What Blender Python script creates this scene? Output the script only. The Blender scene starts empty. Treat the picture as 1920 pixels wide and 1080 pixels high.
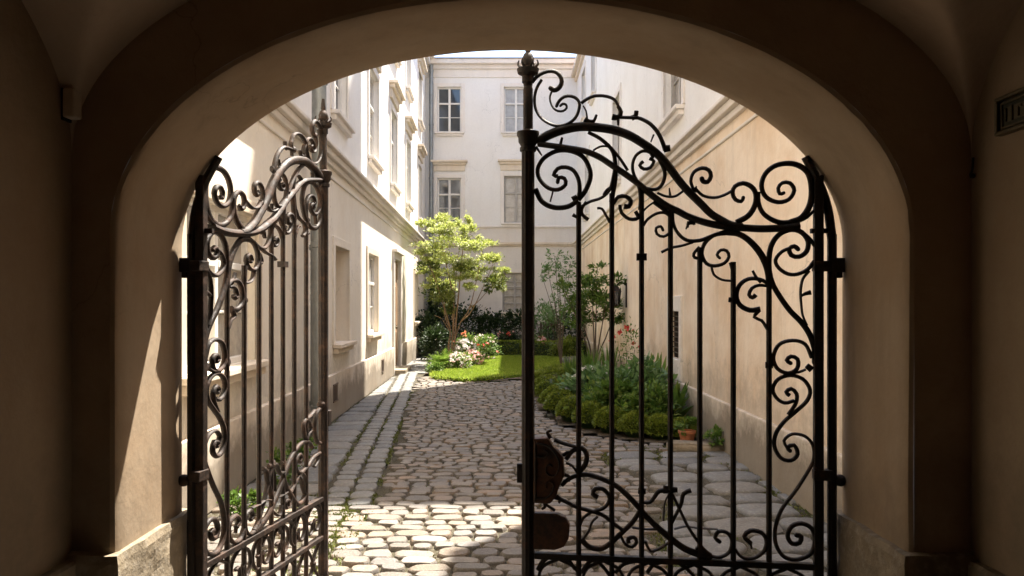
import bpy, bmesh, math, random
import numpy as np
from mathutils import Vector, Matrix, noise
R = math.radians
SC = bpy.context.scene
COL = SC.collection

# ------------------------------------------------------------------ camera, sky, sun, exposure
EYE = 1.65
cam = bpy.data.objects.new("camera", bpy.data.cameras.new("camera"))
COL.objects.link(cam)
cam.location = (0, 0, EYE)
cam.rotation_euler = (R(90), 0, 0)
cam.data.lens = 28.125
cam.data.sensor_width = 36
cam.data.shift_y = 0.01667
cam.data.clip_start = 0.05
cam.data.clip_end = 600
SC.camera = cam

SUN_FROM = Vector((1.0, 1.5, 4.0)).normalized()
w = bpy.data.worlds.new("World"); SC.world = w; w.use_nodes = True
wn = w.node_tree
bg = wn.nodes["Background"]
sky = wn.nodes.new("ShaderNodeTexSky"); sky.sky_type = 'NISHITA'; sky.sun_disc = False
sky.sun_elevation = math.asin(SUN_FROM.z)
sky.sun_rotation = math.atan2(SUN_FROM.x, SUN_FROM.y)
sky.altitude = 200; sky.dust_density = 2.0; sky.ozone_density = 1.0
wn.links.new(sky.outputs[0], bg.inputs[0]); bg.inputs[1].default_value = 0.13
sl = bpy.data.lights.new("sun", 'SUN'); sl.energy = 5.0; sl.angle = R(0.5); sl.color = (1, .93, .82)
so = bpy.data.objects.new("sun", sl); COL.objects.link(so)
so.rotation_euler = (-SUN_FROM).to_track_quat('-Z', 'Y').to_euler()
so.location = (10, 20, 40)
vs = SC.view_settings
vs.view_transform = 'Standard'; vs.look = 'None'; vs.gamma = 1; vs.use_curve_mapping = False
vs.exposure = 2.1
SC.render.engine = 'CYCLES'
SC.cycles.max_bounces = 12; SC.cycles.diffuse_bounces = 8; SC.cycles.glossy_bounces = 3
SC.cycles.sample_clamp_indirect = 6

# ------------------------------------------------------------------ helpers
def tag(o, label=None, cat=None, group=None, kind=None):
    if label: o['label'] = label
    if cat: o['category'] = cat
    if group: o['group'] = group
    if kind: o['kind'] = kind
    return o
def empty(name, loc=(0, 0, 0), rz=0):
    o = bpy.data.objects.new(name, None); COL.objects.link(o)
    o.location = loc; o.rotation_euler = (0, 0, rz); o.empty_display_size = .1
    return o
class MB:
    def __init__(s): s.v = []; s.f = []; s.m = []
    def add(s, vs_, fs_, mi=0):
        b = len(s.v); s.v += [tuple(v) for v in vs_]
        s.f += [tuple(b + i for i in f) for f in fs_]; s.m += [mi] * len(fs_)
    def box(s, x0, x1, y0, y1, z0, z1, T=None, mi=0):
        vs_ = [(x, y, z) for x in (x0, x1) for y in (y0, y1) for z in (z0, z1)]
        if T: vs_ = [T(*v) for v in vs_]
        s.add(vs_, [(0, 1, 3, 2), (4, 6, 7, 5), (0, 4, 5, 1), (2, 3, 7, 6), (0, 2, 6, 4), (1, 5, 7, 3)], mi)
    def lathe(s, prof, cx=0, cy=0, n=16, T=None, flute=0):
        vs_ = []
        for r, z in prof:
            for i in range(n):
                a = 2 * math.pi * i / n
                rr = r * (1 - flute * (i % 2))
                vs_.append((cx + rr * math.cos(a), cy + rr * math.sin(a), z))
        fs = []
        for k in range(len(prof) - 1):
            for i in range(n):
                j = (i + 1) % n
                fs.append((k * n + i, k * n + j, (k + 1) * n + j, (k + 1) * n + i))
        fs.append(tuple(range(n))[::-1]); fs.append(tuple((len(prof) - 1) * n + i for i in range(n)))
        if T: vs_ = [T(*v) for v in vs_]
        s.add(vs_, fs)
    def sweep(s, pts, r0, r1=None, n=8, depth=None, nrm=None):
        """tube along 3D points; if nrm given the section is an ellipse, `depth` thick along nrm"""
        r1 = r0 if r1 is None else r1
        pts = [Vector(p) for p in pts]; N = len(pts); base = len(s.v)
        up = Vector(nrm) if nrm else None
        prev = None
        for i, p in enumerate(pts):
            t = (pts[min(i + 1, N - 1)] - pts[max(i - 1, 0)])
            if t.length < 1e-9: t = Vector((0, 0, 1))
            t.normalize()
            if up: a = up.cross(t).normalized(); b = up
            else:
                ref = prev if prev else (Vector((0, 0, 1)) if abs(t.z) < .9 else Vector((1, 0, 0)))
                a = (ref - t * ref.dot(t)).normalized(); b = t.cross(a); prev = a
            r = r0 + (r1 - r0) * i / (N - 1)
            d = depth if depth else r
            for k in range(n):
                an = 2 * math.pi * (k + .5) / n
                s.v.append(tuple(p + a * (r * math.cos(an)) + b * (d * math.sin(an))))
        for i in range(N - 1):
            for k in range(n):
                j = (k + 1) % n
                s.f.append((base + i * n + k, base + i * n + j, base + (i + 1) * n + j, base + (i + 1) * n + k)); s.m.append(0)
        s.f.append(tuple(base + k for k in range(n))[::-1]); s.m.append(0)
        s.f.append(tuple(base + (N - 1) * n + k for k in range(n))); s.m.append(0)
    def ball(s, c, r, n=8, sy=1, sz=1):
        prof = [(max(.002, math.sin(math.pi * k / n)) * r, -math.cos(math.pi * k / n) * r) for k in range(n + 1)]
        s.lathe(prof, n=n + 2, T=lambda x, y, z: (c[0] + x, c[1] + y * sy, c[2] + z * sz))
    def build(s, name, mats, parent=None, smooth=False, recalc=True, bevel=0):
        me = bpy.data.meshes.new(name)
        me.from_pydata(s.v, [], s.f)
        if not isinstance(mats, (list, tuple)): mats = [mats]
        for m_ in mats: me.materials.append(m_)
        if len(mats) > 1: me.polygons.foreach_set('material_index', s.m)
        if recalc or bevel:
            bm = bmesh.new(); bm.from_mesh(me)
            if recalc: bmesh.ops.recalc_face_normals(bm, faces=bm.faces)
            bm.to_mesh(me); bm.free()
        if smooth:
            me.polygons.foreach_set('use_smooth', [True] * len(me.polygons))
            me.set_sharp_from_angle(angle=R(42))
        o = bpy.data.objects.new(name, me); COL.objects.link(o)
        if parent: o.parent = parent
        if bevel:
            b = o.modifiers.new("bevel", 'BEVEL'); b.width = bevel; b.segments = 2; b.limit_method = 'ANGLE'; b.angle_limit = R(40)
        return o
def catmull(P_, step=.012, closed=False):
    P_ = [Vector(p) for p in P_]; out = []
    if len(P_) == 2:
        return [P_[0], (P_[0] + P_[1]) / 2, P_[1]]
    for i in range(len(P_) - 1):
        p0 = P_[i - 1] if i else P_[0] * 2 - P_[1]
        p1, p2 = P_[i], P_[i + 1]
        p3 = P_[i + 2] if i + 2 < len(P_) else P_[-1] * 2 - P_[-2]
        n = max(2, int((p2 - p1).length / step))
        for k in range(n):
            t = k / n
            out.append(.5 * ((2 * p1) + (p2 - p0) * t + (2 * p0 - 5 * p1 + 4 * p2 - p3) * t * t + (3 * p1 - p0 - 3 * p2 + p3) * t ** 3))
    out.append(P_[-1]); return out

# ------------------------------------------------------------------ materials
def newmat(name):
    m = bpy.data.materials.new(name); m.use_nodes = True
    nt = m.node_tree; return m, nt, nt.nodes["Principled BSDF"]
def ramp(nt, fac, stops):
    r = nt.nodes.new("ShaderNodeValToRGB"); nt.links.new(fac, r.inputs[0])
    e = r.color_ramp.elements
    while len(e) < len(stops): e.new(.5)
    for i, (p, c) in enumerate(stops): e[i].position = p; e[i].color = (*c, 1)
    return r.outputs[0]
def noisen(nt, scale, detail=5, rough=.6, vec=None, dist=0):
    n = nt.nodes.new("ShaderNodeTexNoise"); n.inputs['Scale'].default_value = scale
    n.inputs['Detail'].default_value = detail; n.inputs['Roughness'].default_value = rough; n.inputs['Distortion'].default_value = dist
    if vec is None:
        tc = nt.nodes.new("ShaderNodeTexCoord"); vec = tc.outputs['Object']
    nt.links.new(vec, n.inputs['Vector']); return n.outputs[0]
def mapped(nt, sc):
    tc = nt.nodes.new("ShaderNodeTexCoord"); mp = nt.nodes.new("ShaderNodeMapping")
    mp.inputs['Scale'].default_value = sc; nt.links.new(tc.outputs['Object'], mp.inputs[0]); return mp.outputs[0]
def mix(nt, fac, a, b, mode='MIX'):
    m = nt.nodes.new("ShaderNodeMix"); m.data_type = 'RGBA'; m.blend_type = mode
    for sock, v in ((m.inputs[0], fac), (m.inputs[6], a), (m.inputs[7], b)):
        if hasattr(v, 'is_linked'): nt.links.new(v, sock)
        elif isinstance(v, (int, float)): sock.default_value = v
        else: sock.default_value = (*v, 1)
    return m.outputs[2]
def math_(nt, op, a, b=0.0, c=None):
    m = nt.nodes.new("ShaderNodeMath"); m.operation = op; m.use_clamp = False
    for sock, v in zip(m.inputs, (a, b, c)):
        if v is None: continue
        if hasattr(v, 'is_linked'): nt.links.new(v, sock)
        else: sock.default_value = v
    return m.outputs[0]
def bump(nt, h, strength, dist, bs):
    b = nt.nodes.new("ShaderNodeBump"); b.inputs['Strength'].default_value = strength; b.inputs['Distance'].default_value = dist
    nt.links.new(h, b.inputs['Height']); nt.links.new(b.outputs[0], bs.inputs['Normal'])
def plaster(name, col, stain=(.3, .24, .17), amount=.35, bumpd=.004, drip=0, low=None, sc=1.0):
    m, nt, bs = newmat(name)
    big = noisen(nt, .9 * sc, 6, .65)
    fine = noisen(nt, 14 * sc, 6, .7)
    c = mix(nt, ramp(nt, big, [(.42, (0, 0, 0)), (.72, (amount,) * 3)]), col, tuple(x * y for x, y in zip(col, stain)))
    c = mix(nt, ramp(nt, fine, [(.35, (.0,) * 3), (.75, (.16,) * 3)]), c, tuple(x * .6 for x in col))
    if drip:
        d = noisen(nt, 3.0, 5, .7, mapped(nt, (1.6, 1.6, .14)))
        c = mix(nt, ramp(nt, d, [(.5, (0, 0, 0)), (.8, (drip,) * 3)]), c, tuple(x * .45 for x in col))
    vo = nt.nodes.new("ShaderNodeTexVoronoi"); vo.feature = 'DISTANCE_TO_EDGE'; vo.inputs['Scale'].default_value = .75 * sc
    tcv = nt.nodes.new("ShaderNodeTexCoord"); nv = nt.nodes.new("ShaderNodeTexNoise"); nv.inputs['Scale'].default_value = 2.2; nv.inputs['Detail'].default_value = 7
    nt.links.new(tcv.outputs['Object'], nv.inputs['Vector'])
    va = nt.nodes.new("ShaderNodeVectorMath"); va.operation = 'MULTIPLY_ADD'; nt.links.new(nv.outputs[1], va.inputs[0]); va.inputs[1].default_value = (.9, .9, .9); nt.links.new(tcv.outputs['Object'], va.inputs[2])
    nt.links.new(va.outputs[0], vo.inputs['Vector'])
    ck = ramp(nt, vo.outputs['Distance'], [(.0, (1, 1, 1)), (.006, (0, 0, 0))])
    ckm = mix(nt, 1.0, ck, ramp(nt, noisen(nt, .7, 3, .5), [(.5, (0, 0, 0)), (.6, (.45,) * 3)]), 'MULTIPLY')
    c = mix(nt, ckm, c, tuple(x * .3 for x in col))
    sp_ = ramp(nt, noisen(nt, 5.5, 8, .8), [(.62, (0, 0, 0)), (.70, (.22,) * 3)])
    c = mix(nt, sp_, c, tuple(x * .5 for x in col))
    if low:   # damp dirt rising from the ground: a stain of the wall itself
        tc = nt.nodes.new("ShaderNodeTexCoord"); sp = nt.nodes.new("ShaderNodeSeparateXYZ"); nt.links.new(tc.outputs['Object'], sp.inputs[0])
        n2 = noisen(nt, 3.5, 5, .7)
        z = math_(nt, 'ADD', sp.outputs[2], math_(nt, 'MULTIPLY', n2, -low[0]))
        f = ramp(nt, z, [(0.0, (low[1],) * 3), (low[0] * .35 + .02, (0, 0, 0))])
        c = mix(nt, f, c, (.13, .105, .075))
    nt.links.new(c, bs.inputs['Base Color']); bs.inputs['Roughness'].default_value = .92
    bs.inputs['Specular IOR Level'].default_value = .2
    h = math_(nt, 'ADD', math_(nt, 'MULTIPLY', noisen(nt, 3.2, 4, .6), 2.4), math_(nt, 'MULTIPLY', noisen(nt, 55, 4, .7), .35))
    bump(nt, h, .6, bumpd, bs)
    return m
def stone(name, cols, rough=.75, scale=8, bumpd=.006, island=True, spec=.35):
    m, nt, bs = newmat(name)
    if island:
        g = nt.nodes.new("ShaderNodeNewGeometry"); c = ramp(nt, g.outputs['Random Per Island'], [(i / (len(cols) - 1), k) for i, k in enumerate(cols)])
    else:
        c = ramp(nt, noisen(nt, 1.7, 5, .6), [(.3 + .4 * i / (len(cols) - 1), k) for i, k in enumerate(cols)])
    f = noisen(nt, scale, 7, .7)
    c = mix(nt, ramp(nt, f, [(.35, (.55,) * 3), (.7, (0,) * 3)]), c, (.10, .085, .065))
    f2 = noisen(nt, scale * 7, 3, .6)
    c = mix(nt, ramp(nt, f2, [(.5, (0,) * 3), (.75, (.3,) * 3)]), c, (.5, .46, .4))
    nt.links.new(c, bs.inputs['Base Color']); bs.inputs['Roughness'].default_value = rough; bs.inputs['Specular IOR Level'].default_value = spec
    bump(nt, math_(nt, 'ADD', f, math_(nt, 'MULTIPLY', f2, .3)), .8, bumpd, bs)
    return m
def leafmat(name, cols, trans=.35, rough=.5):
    m, nt, bs = newmat(name)
    g = nt.nodes.new("ShaderNodeNewGeometry")
    c = ramp(nt, g.outputs['Random Per Island'], [(i / (len(cols) - 1), k) for i, k in enumerate(cols)])
    nt.links.new(c, bs.inputs['Base Color']); bs.inputs['Roughness'].default_value = rough; bs.inputs['Specular IOR Level'].default_value = .4
    tr = nt.nodes.new("ShaderNodeBsdfTranslucent"); nt.links.new(c, tr.inputs[0])
    mx = nt.nodes.new("ShaderNodeMixShader"); mx.inputs[0].default_value = trans
    nt.links.new(bs.outputs[0], mx.inputs[1]); nt.links.new(tr.outputs[0], mx.inputs[2])
    nt.links.new(mx.outputs[0], nt.nodes["Material Output"].inputs[0])
    return m
def plain(name, col, rough=.6, metal=0, spec=.5, nz=.25, sc=9, bumpd=.002):
    m, nt, bs = newmat(name)
    c = mix(nt, ramp(nt, noisen(nt, sc, 5, .7), [(.35, (0,) * 3), (.7, (nz,) * 3)]), col, tuple(x * .35 for x in col))
    nt.links.new(c, bs.inputs['Base Color']); bs.inputs['Roughness'].default_value = rough; bs.inputs['Metallic'].default_value = metal
    bs.inputs['Specular IOR Level'].default_value = spec
    bump(nt, noisen(nt, sc * 6, 3, .6), .5, bumpd, bs)
    return m
def ironmat(name, base, rust, r0, r1):
    m, nt, bs = newmat(name)
    n = noisen(nt, 9, 8, .75); n2 = noisen(nt, 60, 5, .7)
    s_ = math_(nt, 'ADD', math_(nt, 'MULTIPLY', n, .75), math_(nt, 'MULTIPLY', n2, .25))
    c = ramp(nt, s_, [(r0, base), (r1, rust), (min(.98, r1 + .1), tuple(x * 1.5 for x in rust))])
    nt.links.new(c, bs.inputs['Base Color'])
    rg = ramp(nt, s_, [(.35, (.38,) * 3), (.62, (.8,) * 3)])
    nt.links.new(rg, bs.inputs['Roughness']); bs.inputs['Metallic'].default_value = .25; bs.inputs['Specular IOR Level'].default_value = .5
    bump(nt, s_, 1.0, .007, bs)
    return m
M = {}
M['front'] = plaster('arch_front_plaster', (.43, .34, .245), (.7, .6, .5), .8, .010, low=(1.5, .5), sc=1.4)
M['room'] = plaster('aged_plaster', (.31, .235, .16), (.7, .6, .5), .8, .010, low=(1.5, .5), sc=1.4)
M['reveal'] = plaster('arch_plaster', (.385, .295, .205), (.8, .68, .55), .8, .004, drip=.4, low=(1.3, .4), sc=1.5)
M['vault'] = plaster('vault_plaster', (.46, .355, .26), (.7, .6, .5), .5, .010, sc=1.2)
M['white'] = plaster('white_plaster', (.82, .79, .74), (.85, .82, .78), .5, .004, drip=.12)
M['cream'] = plaster('cream_plaster', (.80, .735, .63), (.85, .78, .68), .5, .005, drip=.12, low=(1.2, .35))
M['apricot'] = plaster('apricot_plaster', (.84, .71, .565), (.78, .66, .53), .95, .007, drip=.34, low=(1.2, .35))
M['greyplast'] = plaster('pale_grey_plaster', (.77, .745, .71), (.88, .85, .82), .5, .004, drip=.12)
M['greylow'] = plaster('warm_grey_plaster', (.72, .67, .61), (.86, .8, .74), .5, .004, drip=.15, low=(1.5, .4))
M['trim'] = plaster('cornice_plaster', (.72, .63, .51), (.8, .7, .6), .6, .004, drip=.3)
M['trimw'] = plaster('pale_trim_plaster', (.76, .71, .65), (.85, .8, .75), .5, .004, drip=.2)
M['plinth'] = plaster('plinth_render', (.66, .58, .48), (.7, .6, .5), .8, .008, drip=.35, low=(.7, .7))
M['stoneblock'] = stone('rough_stone', [(.16, .12, .08), (.32, .26, .18), (.40, .33, .24)], .9, 5, .014, island=False, spec=.15)
M['cobble'] = stone('cobble_stone', [(.10, .088, .078), (.20, .17, .14), (.13, .125, .12), (.27, .19, .13), (.15, .115, .085), (.24, .215, .185), (.12, .11, .108), (.18, .155, .13)], .66, 13, .014)
M['slab'] = stone('flagstone', [(.15, .152, .15), (.20, .20, .19), (.125, .13, .132), (.20, .185, .16)], .7, 6, .008)
M['soil'] = stone('damp_soil', [(.05, .035, .02), (.085, .06, .035)], .95, 14, .02, island=False, spec=.1)
M['joint'] = stone('mossy_joint_earth', [(.028, .022, .014), (.034, .030, .013), (.05, .038, .024)], .95, 10, .01, island=False, spec=.1)
M['iron'] = ironmat('dark_wrought_iron', (.016, .011, .008), (.10, .045, .022), .52, .68)
M['rusty'] = ironmat('rusted_wrought_iron', (.018, .011, .008), (.10, .055, .036), .48, .65)
M['glass'] = plain('window_glass', (.05, .06, .07), .06, 0, 1.0, .6, 1.2, .0003)
M['lace'] = plain('curtained_glass', (.42, .38, .33), .22, 0, .9, .7, 3.5, .0005)
M['woodw'] = plain('white_window_paint', (.74, .71, .66), .5, 0, .4, .2, 7)
M['woodg'] = plain('grey_window_paint', (.40, .37, .33), .6, 0, .4, .3, 7)
M['door'] = plain('brown_door_wood', (.36, .22, .12), .6, 0, .4, .6, 5, .004)
M['zinc'] = plain('zinc_pipe', (.30, .32, .32), .45, .6, .5, .5, 4)
M['tile'] = stone('roof_tile', [(.20, .08, .05), (.28, .12, .07), (.16, .07, .05)], .85, 9, .01, island=False)
M['terracotta'] = plain('terracotta', (.42, .16, .075), .8, 0, .3, .4, 8, .004)
M['bark'] = stone('tree_bark', [(.24, .14, .07), (.40, .25, .13)], .9, 16, .02, island=False, spec=.1)
M['barkd'] = stone('dark_bark', [(.07, .05, .03), (.13, .09, .06)], .9, 16, .02, island=False, spec=.1)
M['benchwood'] = plain('weathered_wood', (.14, .10, .075), .8, 0, .3, .5, 6, .004)
M['plastic'] = plain('yellowed_box_paint', (.68, .58, .45), .6, 0, .4, .3, 20)
M['brass'] = plain('dull_bronze', (.13, .10, .055), .5, .5, .5, .6, 25, .003)
M['bronzed'] = plain('dark_bronze', (.03, .03, .015), .55, .5, .5, .4, 25, .003)
G = {}
G['maple'] = leafmat('maple_leaves', [(.22, .27, .04), (.36, .40, .08), (.16, .21, .03), (.55, .55, .26), (.28, .34, .06)], .5)
G['maple_shade'] = leafmat('shaded_maple_leaves', [(.08, .11, .015), (.14, .16, .025), (.05, .09, .012), (.20, .22, .04)], .35)  # darker maple leaves: shade of the lower crown put into the colour
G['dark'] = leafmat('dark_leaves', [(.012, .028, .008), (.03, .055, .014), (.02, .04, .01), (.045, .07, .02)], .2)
G['mid'] = leafmat('green_leaves', [(.055, .12, .018), (.13, .21, .03), (.08, .155, .025), (.22, .28, .06)], .4)
G['fresh'] = leafmat('fresh_leaves', [(.10, .20, .02), (.18, .28, .04), (.14, .22, .03), (.26, .33, .07)], .45)
G['box'] = leafmat('box_leaves', [(.10, .14, .015), (.19, .24, .024), (.14, .19, .02), (.27, .30, .05)], .35)
G['blue'] = leafmat('bluish_leaves', [(.08, .17, .045), (.15, .25, .08), (.10, .19, .05), (.28, .38, .20)], .35)
G['grass'] = leafmat('grass_blades', [(.18, .28, .025), (.27, .36, .04), (.22, .31, .03), (.38, .42, .09)], .5)
G['moss'] = leafmat('moss_tufts', [(.06, .08, .012), (.11, .13, .02), (.08, .09, .015), (.15, .16, .03)], .2)
G['white'] = leafmat('white_petals', [(.75, .72, .68), (.8, .78, .7), (.7, .6, .6)], .3)
G['pink'] = leafmat('pink_petals', [(.7, .36, .33), (.78, .48, .44), (.65, .25, .23)], .3)
G['red'] = leafmat('red_petals', [(.55, .05, .04), (.65, .12, .08), (.45, .03, .03)], .3)
G['orange'] = leafmat('orange_petals', [(.75, .25, .12), (.8, .35, .2), (.7, .18, .1)], .3)
G['blush'] = leafmat('blush_petals', [(.75, .5, .45), (.8, .65, .6), (.65, .35, .33)], .3)
G['lawn'] = stone('lawn_turf', [(.05, .09, .012), (.10, .15, .02)], .95, 20, .01, island=False, spec=.05)
M['lawn'] = G['lawn']
G['bluefl'] = leafmat('blue_petals', [(.25, .32, .42), (.4, .48, .55), (.6, .65, .7)], .3)
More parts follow.
